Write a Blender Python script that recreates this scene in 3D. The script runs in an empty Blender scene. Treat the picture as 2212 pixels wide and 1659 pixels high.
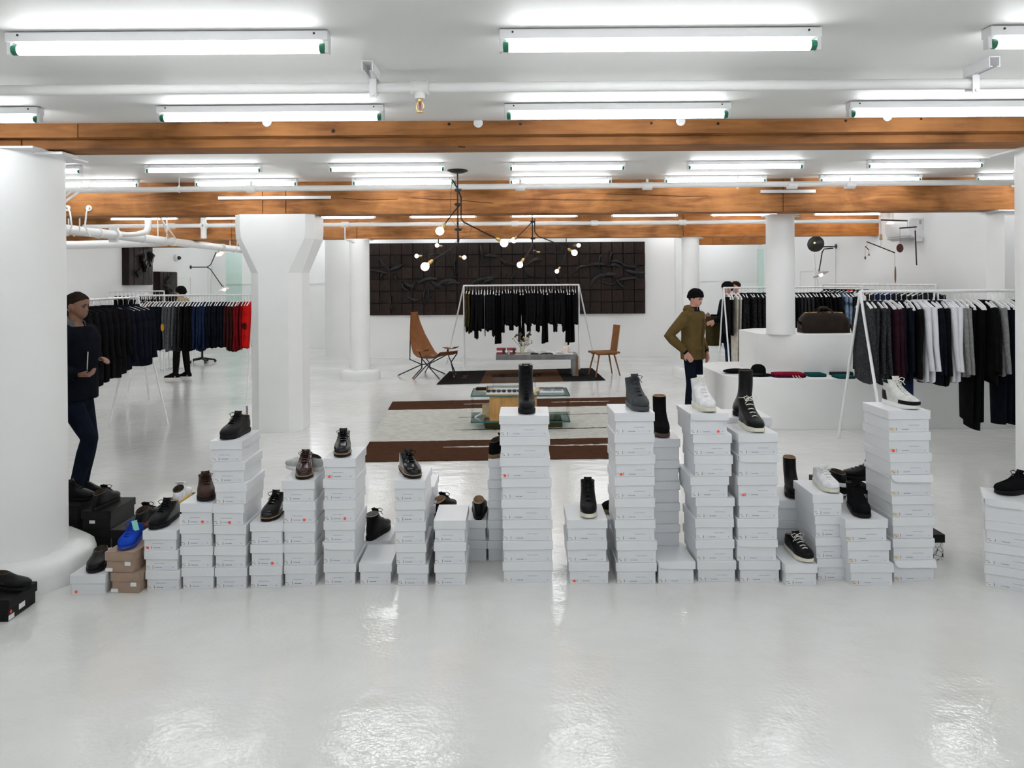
import bpy, bmesh, math, random
from mathutils import Vector, Matrix
R = random.Random(7)
PI = math.pi
sc = bpy.context.scene
COL = sc.collection

# ------------------------------------------------------------------ camera, world, exposure
CH = 1.84            # eye height of the photographer
F = 1620.0           # focal length in pixels of the 2212 x 1659 frame
ROLL = 0.0067
cam_d = bpy.data.cameras.new('camera')
cam = bpy.data.objects.new('camera', cam_d)
COL.objects.link(cam)
cam_d.sensor_width = 36.0
cam_d.lens = F / 2212.0 * 36.0
cam_d.shift_y = -(829.5 - 607.0) / 2212.0
cam_d.clip_start = 0.05
cam.matrix_world = Matrix.Translation((0, 0, CH)) @ Matrix.Rotation(PI / 2, 4, 'X') @ Matrix.Rotation(-ROLL, 4, 'Z')
sc.camera = cam

world = bpy.data.worlds.new('world')
sc.world = world
world.use_nodes = True
world.node_tree.nodes['Background'].inputs[0].default_value = (0.8, 0.85, 0.9, 1)
world.node_tree.nodes['Background'].inputs[1].default_value = 0.15
sc.view_settings.view_transform = 'Standard'
sc.view_settings.look = 'None'
sc.view_settings.gamma = 1.0
sc.view_settings.use_curve_mapping = False
sc.view_settings.exposure = 0.72
try:
    sc.cycles.max_bounces = 6
    sc.cycles.diffuse_bounces = 4
    sc.cycles.glossy_bounces = 3
    sc.cycles.transmission_bounces = 4
    sc.cycles.use_adaptive_sampling = True
    sc.cycles.adaptive_threshold = 0.05
    sc.cycles.adaptive_min_samples = 24
    sc.cycles.transparent_max_bounces = 32
    sc.cycles.sample_clamp_indirect = 6.0
    sc.cycles.use_denoising = True
    sc.cycles.use_light_tree = False
    sc.cycles.caustics_reflective = False
    sc.cycles.caustics_refractive = False
except Exception:
    pass
TUBE_POWER = 11.0

# ------------------------------------------------------------------ measuring helpers
_c, _s = math.cos(ROLL), math.sin(ROLL)
def ray(px, py):
    du, dv = px - 1106.0, 607.0 - py
    return (du * _c + dv * _s) / F, (-du * _s + dv * _c) / F
def W(px, py, y):                      # point at distance y
    u, v = ray(px, py)
    return Vector((u * y, y, CH + v * y))
def FL(px, py, z=0.0):                 # point at height z
    u, v = ray(px, py)
    y = (z - CH) / v
    return Vector((u * y, y, z))

# ------------------------------------------------------------------ materials
MATS = {}
def _nodes(name):
    m = bpy.data.materials.new(name)
    m.use_nodes = True
    nt = m.node_tree
    return m, nt, nt.nodes['Principled BSDF']
def mat(name, rgb, rough=0.5, metal=0.0, var=0.06, scale=8.0, bump=0.0, bscale=60.0, coat=0.0, emit=None, estr=0.0, spec=0.5, stretch=None, sheen=0.0, rvar=0.0):
    if name in MATS:
        return MATS[name]
    m, nt, b = _nodes(name)
    b.inputs['Roughness'].default_value = rough
    b.inputs['Metallic'].default_value = metal
    b.inputs['Specular IOR Level'].default_value = spec
    b.inputs['Coat Weight'].default_value = coat
    b.inputs['Coat Roughness'].default_value = 0.08
    b.inputs['Sheen Weight'].default_value = sheen
    tc = nt.nodes.new('ShaderNodeTexCoord')
    mp = nt.nodes.new('ShaderNodeMapping')
    nt.links.new(tc.outputs['Object'], mp.inputs['Vector'])
    if stretch:
        mp.inputs['Scale'].default_value = stretch
    n = nt.nodes.new('ShaderNodeTexNoise')
    n.inputs['Scale'].default_value = scale
    n.inputs['Detail'].default_value = 2
    nt.links.new(mp.outputs['Vector'], n.inputs['Vector'])
    r = nt.nodes.new('ShaderNodeValToRGB')
    r.color_ramp.elements[0].position = 0.3
    r.color_ramp.elements[1].position = 0.7
    lo = [max(0, c * (1 - var)) for c in rgb]; hi = [min(1, c * (1 + var)) for c in rgb]
    r.color_ramp.elements[0].color = (*lo, 1); r.color_ramp.elements[1].color = (*hi, 1)
    nt.links.new(n.outputs['Fac'], r.inputs['Fac'])
    nt.links.new(r.outputs['Color'], b.inputs['Base Color'])
    if rvar:
        mr = nt.nodes.new('ShaderNodeMapRange')
        mr.inputs['To Min'].default_value = max(0.02, rough - rvar); mr.inputs['To Max'].default_value = rough + rvar
        nt.links.new(n.outputs['Fac'], mr.inputs['Value'])
        nt.links.new(mr.outputs['Result'], b.inputs['Roughness'])
    if bump:
        n2 = nt.nodes.new('ShaderNodeTexNoise')
        n2.inputs['Scale'].default_value = bscale
        n2.inputs['Detail'].default_value = 2
        nt.links.new(mp.outputs['Vector'], n2.inputs['Vector'])
        bp = nt.nodes.new('ShaderNodeBump')
        bp.inputs['Strength'].default_value = bump
        bp.inputs['Distance'].default_value = 0.01
        nt.links.new(n2.outputs['Fac'], bp.inputs['Height'])
        nt.links.new(bp.outputs['Normal'], b.inputs['Normal'])
    if emit:
        b.inputs['Emission Color'].default_value = (*emit, 1)
        b.inputs['Emission Strength'].default_value = estr
    MATS[name] = m
    return m
def fabric(name, rgb, var=0.18, scale=14):
    return mat(name, rgb, rough=0.95, var=var, scale=scale, bump=0.35, bscale=90, spec=0.04)
def glass_mat(name, rgb, rough=0.02):
    if name in MATS:
        return MATS[name]
    m = bpy.data.materials.new(name); m.use_nodes = True
    nt = m.node_tree; nt.nodes.clear()
    o = nt.nodes.new('ShaderNodeOutputMaterial')
    t = nt.nodes.new('ShaderNodeBsdfTransparent'); t.inputs['Color'].default_value = (*rgb, 1)
    g = nt.nodes.new('ShaderNodeBsdfGlossy'); g.inputs['Roughness'].default_value = rough
    fr = nt.nodes.new('ShaderNodeFresnel'); fr.inputs['IOR'].default_value = 1.5
    mx = nt.nodes.new('ShaderNodeMixShader')
    ge = nt.nodes.new('ShaderNodeNewGeometry')
    ml = nt.nodes.new('ShaderNodeMath'); ml.operation = 'MULTIPLY_ADD'; ml.inputs[1].default_value = -1.0; ml.inputs[2].default_value = 1.0
    m2 = nt.nodes.new('ShaderNodeMath'); m2.operation = 'MULTIPLY'
    nt.links.new(ge.outputs['Backfacing'], ml.inputs[0]); nt.links.new(ml.outputs[0], m2.inputs[0]); nt.links.new(fr.outputs[0], m2.inputs[1])
    nt.links.new(m2.outputs[0], mx.inputs[0]); nt.links.new(t.outputs[0], mx.inputs[1]); nt.links.new(g.outputs[0], mx.inputs[2])
    nt.links.new(mx.outputs[0], o.inputs['Surface'])
    MATS[name] = m
    return m
def wood(name, dark, light, rough=0.5, scale=3.0, along='X', patch=None, grain=9.0):
    if name in MATS:
        return MATS[name]
    m, nt, b = _nodes(name)
    tc = nt.nodes.new('ShaderNodeTexCoord'); mp = nt.nodes.new('ShaderNodeMapping')
    st = {'X': (0.12, 1, 1), 'Y': (1, 0.12, 1), 'Z': (1, 1, 0.12)}[along]
    mp.inputs['Scale'].default_value = st
    nt.links.new(tc.outputs['Object'], mp.inputs['Vector'])
    n = nt.nodes.new('ShaderNodeTexNoise'); n.inputs['Scale'].default_value = scale * grain; n.inputs['Detail'].default_value = 6; n.inputs['Distortion'].default_value = 0.6
    n2 = nt.nodes.new('ShaderNodeTexNoise'); n2.inputs['Scale'].default_value = scale; n2.inputs['Detail'].default_value = 4; n2.inputs['Distortion'].default_value = 0.8
    nt.links.new(mp.outputs['Vector'], n.inputs['Vector']); nt.links.new(tc.outputs['Object'], n2.inputs['Vector'])
    mx = nt.nodes.new('ShaderNodeMath'); mx.operation = 'MULTIPLY_ADD'; mx.inputs[1].default_value = 0.5
    h = nt.nodes.new('ShaderNodeMath'); h.operation = 'MULTIPLY'; h.inputs[1].default_value = 0.5
    nt.links.new(n2.outputs['Fac'], h.inputs[0])
    nt.links.new(n.outputs['Fac'], mx.inputs[0]); nt.links.new(h.outputs[0], mx.inputs[2])
    r = nt.nodes.new('ShaderNodeValToRGB')
    r.color_ramp.elements[0].position = 0.36; r.color_ramp.elements[1].position = 0.62
    r.color_ramp.elements[0].color = (*dark, 1); r.color_ramp.elements[1].color = (*light, 1)
    nt.links.new(mx.outputs[0], r.inputs['Fac'])
    nt.links.new(r.outputs['Color'], b.inputs['Base Color'])
    b.inputs['Roughness'].default_value = rough
    b.inputs['Specular IOR Level'].default_value = 0.2
    bp = nt.nodes.new('ShaderNodeBump'); bp.inputs['Strength'].default_value = 0.25; bp.inputs['Distance'].default_value = 0.01
    nt.links.new(n.outputs['Fac'], bp.inputs['Height']); nt.links.new(bp.outputs['Normal'], b.inputs['Normal'])
    MATS[name] = m
    return m

# ------------------------------------------------------------------ mesh builder
class MB:
    def __init__(self):
        self.v = []; self.f = []; self.mi = []
        self.cur = 0
    def add(self, vs, fs):
        k = len(self.v)
        self.v += [tuple(p) for p in vs]
        for q in fs:
            self.f.append([i + k for i in q]); self.mi.append(self.cur)
        return self
    def box(self, c, s, rot=None, taper=1.0):
        hx, hy, hz = s[0] / 2, s[1] / 2, s[2] / 2
        vs = []
        for z, t in ((-hz, 1.0), (hz, taper)):
            for x, y in ((-hx, -hy), (hx, -hy), (hx, hy), (-hx, hy)):
                p = Vector((x * t, y * t, z))
                if rot is not None:
                    p = rot @ p
                vs.append(p + Vector(c))
        return self.add(vs, [(3, 2, 1, 0), (4, 5, 6, 7), (0, 1, 5, 4), (1, 2, 6, 5), (2, 3, 7, 6), (3, 0, 4, 7)])
    def bbox(self, lo, hi):
        return self.box([(a + b) / 2 for a, b in zip(lo, hi)], [b - a for a, b in zip(lo, hi)])
    def rings(self, rings, cap0=True, cap1=True, closed=True):
        n = len(rings[0]); vs = []; fs = []
        for r in rings:
            vs += r
        for i in range(len(rings) - 1):
            for j in range(n if closed else n - 1):
                a = i * n + j; b = i * n + (j + 1) % n
                fs.append((a, b, b + n, a + n))
        if cap0: fs.append(tuple(range(n - 1, -1, -1)))
        if cap1: fs.append(tuple(range((len(rings) - 1) * n, len(rings) * n)))
        return self.add(vs, fs)
    def tube(self, pts, r, n=8, caps=True, flat=None):
        pts = [Vector(p) for p in pts]
        rad = r if isinstance(r, (list, tuple)) else [r] * len(pts)
        up = None; rings = []
        for i, p in enumerate(pts):
            if i == 0: t = pts[1] - p
            elif i == len(pts) - 1: t = p - pts[i - 1]
            else: t = (pts[i + 1] - p).normalized() + (p - pts[i - 1]).normalized()
            if t.length < 1e-9: t = Vector((0, 0, 1))
            t.normalize()
            if up is None:
                up = t.orthogonal().normalized()
                if flat is not None:
                    q = Vector(flat) - t * t.dot(Vector(flat))
                    if q.length > 1e-6: up = q.normalized()
            else:
                up = up - t * up.dot(t)
                up = up.normalized() if up.length > 1e-6 else t.orthogonal().normalized()
            w = t.cross(up)
            ra = rad[i]
            ra, rb = ra if isinstance(ra, (list, tuple)) else (ra, ra)
            rings.append([p + up * (math.cos(2 * PI * k / n) * ra) + w * (math.sin(2 * PI * k / n) * rb) for k in range(n)])
        return self.rings(rings, caps, caps)
    def lathe(self, prof, c=(0, 0, 0), n=24, cap0=True, cap1=True, axis=None):
        rings = []
        M = Matrix.Identity(3)
        if axis is not None:
            M = Vector((0, 0, 1)).rotation_difference(Vector(axis).normalized()).to_matrix()
        for r, z in prof:
            rings.append([M @ Vector((r * math.cos(2 * PI * k / n), r * math.sin(2 * PI * k / n), z)) + Vector(c) for k in range(n)])
        return self.rings(rings, cap0, cap1)
    def ball(self, c, r, n=12, m=8):
        r = r if isinstance(r, (list, tuple)) else (r, r, r)
        rings = []
        for i in range(1, m):
            a = PI * i / m
            rings.append([Vector(c) + Vector((r[0] * math.sin(a) * math.cos(2 * PI * k / n), r[1] * math.sin(a) * math.sin(2 * PI * k / n), -r[2] * math.cos(a))) for k in range(n)])
        return self.rings(rings)
    def prism(self, poly, h0, h1, M=None):
        lo = [Vector((x, y, h0)) for x, y in poly]; hi = [Vector((x, y, h1)) for x, y in poly]
        if M is not None:
            lo = [M @ p for p in lo]; hi = [M @ p for p in hi]
        return self.rings([lo, hi])
    def sheet(self, rows, th=0.004):
        """a grid of points given a real thickness"""
        n = len(rows[0]); m = len(rows)
        P = [[Vector(p) for p in r] for r in rows]
        N = []
        for i in range(m):
            rr = []
            for j in range(n):
                a = P[min(i + 1, m - 1)][j] - P[max(i - 1, 0)][j]
                b = P[i][min(j + 1, n - 1)] - P[i][max(j - 1, 0)]
                q = a.cross(b)
                rr.append(q.normalized() if q.length > 1e-9 else Vector((0, 0, 1)))
            N.append(rr)
        k = m * n
        vs = [P[i][j] + N[i][j] * th / 2 for i in range(m) for j in range(n)] + [P[i][j] - N[i][j] * th / 2 for i in range(m) for j in range(n)]
        fs = []
        for i in range(m - 1):
            for j in range(n - 1):
                a = i * n + j
                fs.append((a, a + n, a + n + 1, a + 1)); fs.append((k + a, k + a + 1, k + a + n + 1, k + a + n))
        for j in range(n - 1):
            fs.append((j, j + 1, k + j + 1, k + j)); a = (m - 1) * n + j
            fs.append((a, k + a, k + a + 1, a + 1))
        for i in range(m - 1):
            a = i * n
            fs.append((a, k + a, k + a + n, a + n)); a = i * n + n - 1
            fs.append((a, a + n, k + a + n, k + a))
        return self.add(vs, fs)
    def mesh(self, name, mats, smooth=None, bevel=0.0, seg=2):
        me = bpy.data.meshes.new(name)
        me.from_pydata(self.v, [], self.f)
        mats = mats if isinstance(mats, (list, tuple)) else [mats]
        for q in mats: me.materials.append(q)
        if len(mats) > 1: me.polygons.foreach_set('material_index', self.mi)
        bm = bmesh.new(); bm.from_mesh(me)
        if bevel:
            es = [e for e in bm.edges if len(e.link_faces) == 2 and e.calc_face_angle(0) > 0.6]
            bmesh.ops.bevel(bm, geom=es, offset=bevel, segments=seg, affect='EDGES', profile=0.7, clamp_overlap=True)
        bmesh.ops.recalc_face_normals(bm, faces=bm.faces)
        bm.to_mesh(me); bm.free()
        if smooth is not None:
            me.polygons.foreach_set('use_smooth', [True] * len(me.polygons))
            if smooth < 180:
                me.set_sharp_from_angle(angle=math.radians(smooth))
        me.update()
        return me
def put(name, me, parent=None, loc=(0, 0, 0), rot=(0, 0, 0)):
    o = bpy.data.objects.new(name, me)
    COL.objects.link(o)
    o.location = loc; o.rotation_euler = rot
    if parent is not None: o.parent = parent
    return o
def tag(o, label, cat, group=None, kind=None):
    if label: o['label'] = label
    if cat: o['category'] = cat
    if group: o['group'] = group
    if kind: o['kind'] = kind
    return o
def thing(name, label, cat, loc=(0, 0, 0), rz=0.0, group=None, kind=None):
    o = bpy.data.objects.new(name, None)
    o.empty_display_size = 0.05
    COL.objects.link(o)
    o.location = loc; o.rotation_euler = (0, 0, rz)
    return tag(o, label, cat, group, kind)
def obj(name, mb, mats, parent=None, smooth=None, bevel=0.0, loc=(0, 0, 0), rot=(0, 0, 0), seg=2):
    return put(name, mb.mesh(name, mats, smooth, bevel, seg), parent, loc, rot)
def struct(name, mb, m, parent=None, smooth=None, bevel=0.0, label=None, cat=None):
    o = obj(name, mb, m, parent, smooth, bevel)
    if parent is None:
        o['kind'] = 'structure'
        if label: o['label'] = label
    return o
def lerp_tab(tab, t):
    if t <= tab[0][0]: return tab[0][1]
    for (a, x), (b, y) in zip(tab, tab[1:]):
        if t <= b:
            return x + (y - x) * (t - a) / (b - a)
    return tab[-1][1]
ORD = ['lowest', 'second', 'third', 'fourth', 'fifth', 'sixth', 'seventh', 'eighth', 'ninth']

# ------------------------------------------------------------------ shared materials
M_WHITE = mat('white_paint', (0.87, 0.875, 0.87), 0.45, var=0.02, scale=2)
M_WALL = mat('wall_paint', (0.88, 0.885, 0.88), 0.6, var=0.015, scale=1.2)
M_CEIL = mat('ceiling_paint', (0.80, 0.80, 0.785), 0.55, var=0.02, scale=1.0)
M_METALW = mat('white_enamel', (0.84, 0.84, 0.85), 0.35, var=0.02)
M_BLACKMETAL = mat('black_steel', (0.018, 0.018, 0.02), 0.42, metal=0.6)
M_BRASS = mat('brass', (0.62, 0.42, 0.16), 0.3, metal=1.0)
M_CHROME = mat('bright_steel', (0.65, 0.65, 0.66), 0.25, metal=1.0)
M_TUBE = mat('fluorescent_tube', (1, 1, 1), 0.3, emit=(0.96, 0.985, 1.0), estr=TUBE_POWER)
M_GREEN = mat('green_tube_cap', (0.01, 0.16, 0.08), 0.4)
M_BULB = mat('lit_bulb', (1, 0.9, 0.85), 0.2, emit=(1.0, 0.80, 0.70), estr=5.0)
M_DARK = mat('dark_rubber', (0.012, 0.012, 0.013), 0.7)
M_GLASSGREEN = glass_mat('green_glass', (0.86, 0.95, 0.92))
M_GLASSTABLE = glass_mat('table_glass', (0.70, 0.80, 0.79))
M_GLASSEDGE = mat('glass_edge', (0.03, 0.12, 0.12), 0.15, spec=0.8)
M_CLEAR = glass_mat('clear_acrylic', (0.97, 0.98, 0.98))
def floor_material():
    m, nt, b = _nodes('glossy_white_floor')
    tc = nt.nodes.new('ShaderNodeTexCoord')
    n = nt.nodes.new('ShaderNodeTexNoise'); n.inputs['Scale'].default_value = 1.1; n.inputs['Detail'].default_value = 4; n.inputs['Roughness'].default_value = 0.6
    nt.links.new(tc.outputs['Object'], n.inputs['Vector'])
    r = nt.nodes.new('ShaderNodeValToRGB')
    r.color_ramp.elements[0].position = 0.25; r.color_ramp.elements[1].position = 0.75
    r.color_ramp.elements[0].color = (0.70, 0.70, 0.675, 1); r.color_ramp.elements[1].color = (0.80, 0.805, 0.795, 1)
    nt.links.new(n.outputs['Fac'], r.inputs['Fac'])
    # fine scuffs
    n3 = nt.nodes.new('ShaderNodeTexNoise'); n3.inputs['Scale'].default_value = 9; n3.inputs['Detail'].default_value = 5; n3.inputs['Roughness'].default_value = 0.75
    mp = nt.nodes.new('ShaderNodeMapping'); mp.inputs['Scale'].default_value = (0.35, 2.2, 1)
    nt.links.new(tc.outputs['Object'], mp.inputs['Vector']); nt.links.new(mp.outputs['Vector'], n3.inputs['Vector'])
    r3 = nt.nodes.new('ShaderNodeValToRGB'); r3.color_ramp.elements[0].position = 0.70; r3.color_ramp.elements[1].position = 0.80
    r3.color_ramp.elements[0].color = (0, 0, 0, 1); r3.color_ramp.elements[1].color = (0.35, 0.35, 0.35, 1)
    nt.links.new(n3.outputs['Fac'], r3.inputs['Fac'])
    mx = nt.nodes.new('ShaderNodeMix'); mx.data_type = 'RGBA'
    nt.links.new(r3.outputs['Color'], mx.inputs['Factor']); nt.links.new(r.outputs['Color'], mx.inputs['A'])
    mx.inputs['B'].default_value = (0.55, 0.55, 0.52, 1)
    nt.links.new(mx.outputs['Result'], b.inputs['Base Color'])
    # gloss: wavy paint film
    mr = nt.nodes.new('ShaderNodeMapRange'); mr.inputs['From Min'].default_value = 0.3; mr.inputs['From Max'].default_value = 0.7
    mr.inputs['To Min'].default_value = 0.05; mr.inputs['To Max'].default_value = 0.16
    nt.links.new(n.outputs['Fac'], mr.inputs['Value']); nt.links.new(mr.outputs['Result'], b.inputs['Roughness'])
    b.inputs['Specular IOR Level'].default_value = 0.7
    w1 = nt.nodes.new('ShaderNodeTexNoise'); w1.inputs['Scale'].default_value = 7; w1.inputs['Detail'].default_value = 1
    w2 = nt.nodes.new('ShaderNodeTexNoise'); w2.inputs['Scale'].default_value = 45; w2.inputs['Detail'].default_value = 1
    nt.links.new(tc.outputs['Object'], w1.inputs['Vector']); nt.links.new(tc.outputs['Object'], w2.inputs['Vector'])
    ad = nt.nodes.new('ShaderNodeMath'); ad.operation = 'MULTIPLY_ADD'; ad.inputs[1].default_value = 0.30
    nt.links.new(w2.outputs['Fac'], ad.inputs[0]); nt.links.new(w1.outputs['Fac'], ad.inputs[2])
    bp = nt.nodes.new('ShaderNodeBump'); bp.inputs['Strength'].default_value = 0.30; bp.inputs['Distance'].default_value = 0.012
    nt.links.new(ad.outputs[0], bp.inputs['Height']); nt.links.new(bp.outputs['Normal'], b.inputs['Normal'])
    return m
M_FLOOR = floor_material()
M_BEAM = wood('old_timber', (0.16, 0.060, 0.017), (0.41, 0.175, 0.056), 0.6, 2.2)
M_BEAMNEW = wood('new_timber', (0.26, 0.085, 0.016), (0.46, 0.17, 0.04), 0.45, 2.6)
M_CRACK = mat('timber_crack', (0.03, 0.012, 0.006), 0.9)

# ================================================================== ROOM
XL, XR, YB, YF = -8.4, 6.9, -4.0, 21.0
C1, C2 = CH + 0.957, CH + 1.245
struct('floor', MB().bbox((XL - .2, YB - .2, -0.12), (XR + .2, YF + .2, 0)), M_FLOOR)
struct('ceiling', MB().bbox((XL - .2, YB - .2, C1), (XR + .2, 4.60, C1 + .4)), M_CEIL)
struct('ceiling', MB().bbox((XL - .2, 4.60, C2), (XR + .2, YF + .2, C2 + .1)), M_CEIL)
struct('wall_left', MB().bbox((XL - .2, YB - .2, 0), (XL, YF + .2, C2)), M_WALL)
struct('wall_right', MB().bbox((XR, YB - .2, 0), (XR + .2, YF + .2, C2)), M_WALL)
struct('wall_far', MB().bbox((XL, YF, 0), (XR, YF + .2, C2)), M_WALL)
struct('wall_rear', MB().bbox((XL, YB - .2, 0), (XR, YB, C1)), M_WALL)
# white partition that carries the big relief, with a rounded end
YP = 18.1
def partition():
    xl, xr, th, rr = W(690, 700, YP).x, W(1462, 700, YP).x, 0.5, 0.24
    poly = []
    for k in range(9):
        a = PI + (PI / 2) * k / 8
        poly.append((xl + 1.0 + 1.0 * math.cos(a), YP + 0.62 + 0.62 * math.sin(a)))
    poly += [(xr - 0.05, YP), (xr, YP + 0.05), (xr, YP + 0.62)]
    struct('wall_partition', MB().prism(poly, 0, C2 - 0.001), M_WALL, smooth=35)
partition()
tr = obj('trim_1', MB().bbox((W(470, 600, YF).x, YF - 0.025, 1.80), (W(700, 600, YF).x, YF - 0.001, 1.86)).bbox((W(470, 600, YF).x, YF - 0.015, 1.86), (W(700, 600, YF).x, YF - 0.001, 1.885)), M_WALL); tr['kind'] = 'structure'
tr = obj('trim_2', MB().bbox((W(1480, 600, YF).x, YF - 0.025, 1.80), (XR - .001, YF - 0.001, 1.86)).bbox((W(1480, 600, YF).x, YF - 0.015, 1.86), (XR - .001, YF - 0.001, 1.885)), M_WALL); tr['kind'] = 'structure'
# doors in the side walls
def side_door(name, x, y0, y1, h, face):
    d = thing(name, None, None, kind='structure')
    fw = 0.07
    obj('door_leaf', MB().bbox((min(x, x + face * .012), y0, 0.01), (max(x, x + face * .012), y1, h)), M_WHITE, d)
    m = MB()
    for a, b in ((y0 - fw, y0), (y1, y1 + fw)):
        m.bbox((min(x, x + face * .03), a, 0), (max(x, x + face * .03), b, h + fw))
    m.bbox((min(x, x + face * .03), y0, h), (max(x, x + face * .03), y1, h + fw))
    obj('door_frame', m, M_WALL, d)
    obj('door_handle', MB().tube([(x + face * .012, y0 + .08, 1.0), (x + face * .05, y0 + .08, 1.0), (x + face * .05, y0 + .17, 1.0)], 0.009), M_CHROME, d)
side_door('door_1', XL, 18.75, 19.55, 1.98, 1)
side_door('door_2', XR, 17.1, 17.9, 2.02, -1)
# green glass partition panels near the far wall
def glass_panel(x0, x1, y, z1, lab):
    o = obj('glass_screen', MB().bbox((x0, y, 0), (x1, y + .012, z1)), M_GLASSGREEN)
    tag(o, lab, 'glass screen')
a = W(487, 540, 20.3); b = W(522, 540, 20.3)
glass_panel(a.x, b.x, 20.3, 2.66, 'tall green tinted glass panel by the two-armed sconce')
a = W(1636, 540, 20.3); b = W(1650, 540, 20.3)
glass_panel(a.x, b.x, 20.3, 2.66, 'tall green tinted glass panel behind the podium column')

# ------------------------------------------------------------------ timber beams
def beam(name, y0, y1, z0, z1, cuts, m, lab, xe=(XL, XR), m2=None):
    t = thing(name, lab, None, kind='structure')
    xs = [xe[0]] + cuts + [xe[1]]
    for i, (a, b) in enumerate(zip(xs, xs[1:])):
        j = 0.004 * ((i % 3) - 1)
        obj('timber', MB().bbox((a + 0.003, y0 + j, z0), (b - 0.003, y1 + j, z1)), m2 if (m2 and i == len(xs) - 2) else m, t, bevel=0.006)
    return t
zb = CH + 0.821
B1 = beam('ceiling_beam', 4.545, 4.785, zb, C1 + .05, [W(165, 300, 4.6).x - .3], M_BEAM, 'double timber ceiling beam over the near white columns')
up = MB().bbox((W(168, 270, 4.47).x + .003, 4.468, CH + 0.874), (XR, 4.55, C1))
obj('ledger_board', up, M_BEAM, B1, bevel=0.005)
obj('ledger_board', MB().bbox((XL, 4.472, CH + 0.874), (W(168, 270, 4.47).x - .003, 4.55, C1)), M_BEAM, B1, bevel=0.005)
for px, py in ((119, 256), (577, 264), (1033, 266), (1470, 262), (1916, 252)):
    p = W(px, py, 4.465)
    o = obj('bolt_plate', MB().lathe([(0.028, 0), (0.028, 0.006), (0.022, 0.009)], (0, 0, 0), 20, axis=(0, -1, 0)).box((0, -.011, 0), (.02, .006, .02)), M_METALW, B1, smooth=30, loc=p)
for px, py, r in ((72, 261, .006), (232, 259, .008), (720, 283, .012), (970, 268, .009), (1124, 268, .009), (1407, 266, .009), (1551, 267, .009), (1827, 261, .008), (1990, 257, .007)):
    p = W(px, py, 4.467)
    obj('nail_plug', MB().lathe([(r, 0), (r * .9, 0.003)], (0, 0, 0), 10, axis=(0, -1, 0)), M_CRACK, B1, smooth=30, loc=p)
zb2 = CH + 0.838
B2 = beam('ceiling_beam', 9.27, 9.60, zb2, C2 + .03, [W(569, 440, 9.3).x, W(619, 440, 9.3).x, W(1690, 440, 9.3).x], M_BEAM, 'deep timber ceiling beam over the flared white column')
def crack(parent, pts, y, w=.004):
    P = [W(px, py, y) for px, py in pts]
    ww = [w * (0.2 + math.sin(PI * (i + .5) / len(P))) for i in range(len(P))]
    obj('crack', MB().tube(P, [(a, .003) for a in ww], 6), M_CRACK, parent)
crack(B2, [(890, 427), (940, 431), (985, 431), (1020, 435), (1065, 439)], 9.272)
crack(B2, [(1120, 430), (1180, 431), (1250, 432), (1310, 432), (1365, 433)], 9.272)
crack(B2, [(1310, 419), (1390, 421), (1480, 424), (1530, 423)], 9.272)
crack(B2, [(740, 428), (800, 432), (860, 430)], 9.272, .003)
crack(B1, [(990, 317), (1005, 318)], 4.545, .003)
zb3 = CH + 0.812
B3 = beam('ceiling_beam', 14.1, 14.4, zb3, C2 + .03, [W(500, 500, 14.1).x, W(771, 500, 14.1).x, W(1476, 490, 14.1).x], M_BEAM, 'timber ceiling beam in front of the dark wall relief', (XL, W(1905, 490, 14.1).x), M_BEAMNEW)
B4 = beam('ceiling_beam', 17.0, 17.3, CH + 0.80, C2 + .03, [W(1540, 520, 17.0).x], M_BEAMNEW, 'short bright timber beam over the rear passage', (W(1500, 520, 17).x, W(1655, 520, 17.).x))
B5 = beam('ceiling_beam', 17.0, 17.3, CH + 0.82, C2 + .03, [], M_BEAM, 'short timber beam beside the ducts at the left wall', (XL, W(545, 520, 17.).x))

# ------------------------------------------------------------------ columns
def round_column(c, r, top, base_r, base_h, lab, foot=0.0, cap=True):
    t = thing('column', lab, None, (c[0], c[1], 0), kind='structure')
    m = MB().lathe([(r * 1.02, foot), (r, foot + .05), (r * 0.985, top - .03), (r * 1.0, top)], (0, 0, 0), 40)
    obj('shaft', m, M_WHITE, t, smooth=40)
    if base_r:
        rn = random.Random(int(c[0] * 100))
        n = 36; rings = []
        for (q, z) in ((1.0, 0), (1.0, base_h * .55), (.97, base_h * .85), (.90, base_h), (.6, base_h * 1.02)):
            rings.append([Vector((base_r * q * math.cos(2 * PI * k / n) * (1 + .018 * math.sin(3 * k * .5 + 1)), base_r * q * math.sin(2 * PI * k / n) * (1 + .018 * math.cos(2.3 * k * .35)), z + (.008 * math.sin(k * .9) if 0 < z else 0))) for k in range(n)])
        obj('plinth', MB().rings(rings), mat('thick_gloss_paint', (0.82, 0.83, 0.82), 0.22, var=0.02, bump=0.2, bscale=12), t, smooth=60)
    if cap:
        obj('cap_plate', MB().bbox((-r * 1.08, -r * .9, top - .012), (r * 1.08, r * .9, top)).bbox((r * .85, -r * .5, top - .028), (r * 1.38, 0, top - .012)), M_METALW, t)
    return t
c1x = (133 - 1106) / F * 4.75 - 0.335
round_column((c1x, 4.74), 0.325, zb, 0.49, 0.17, 'large round white column with wide plinth beside the black boxes')
round_column((3.565, 4.74), 0.325, zb, 0, 0, 'large round white column at the end of the right rack')
p = W(776, 500, 14.25); round_column((p.x, 14.25), 0.19, zb3, 0.375, 0.19, 'slim round white column beside the sling chair')
p = W(1491, 500, 14.3); round_column((p.x, 14.3), 0.165, zb3, 0.345, 0.17, 'slim round white column behind the man in olive')
p = W(1682, 500, 9.85); round_column((p.x, 9.80), 0.18, zb2, 0, 0, 'round white column rising through the two-tier podium', foot=1.1252)
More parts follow.
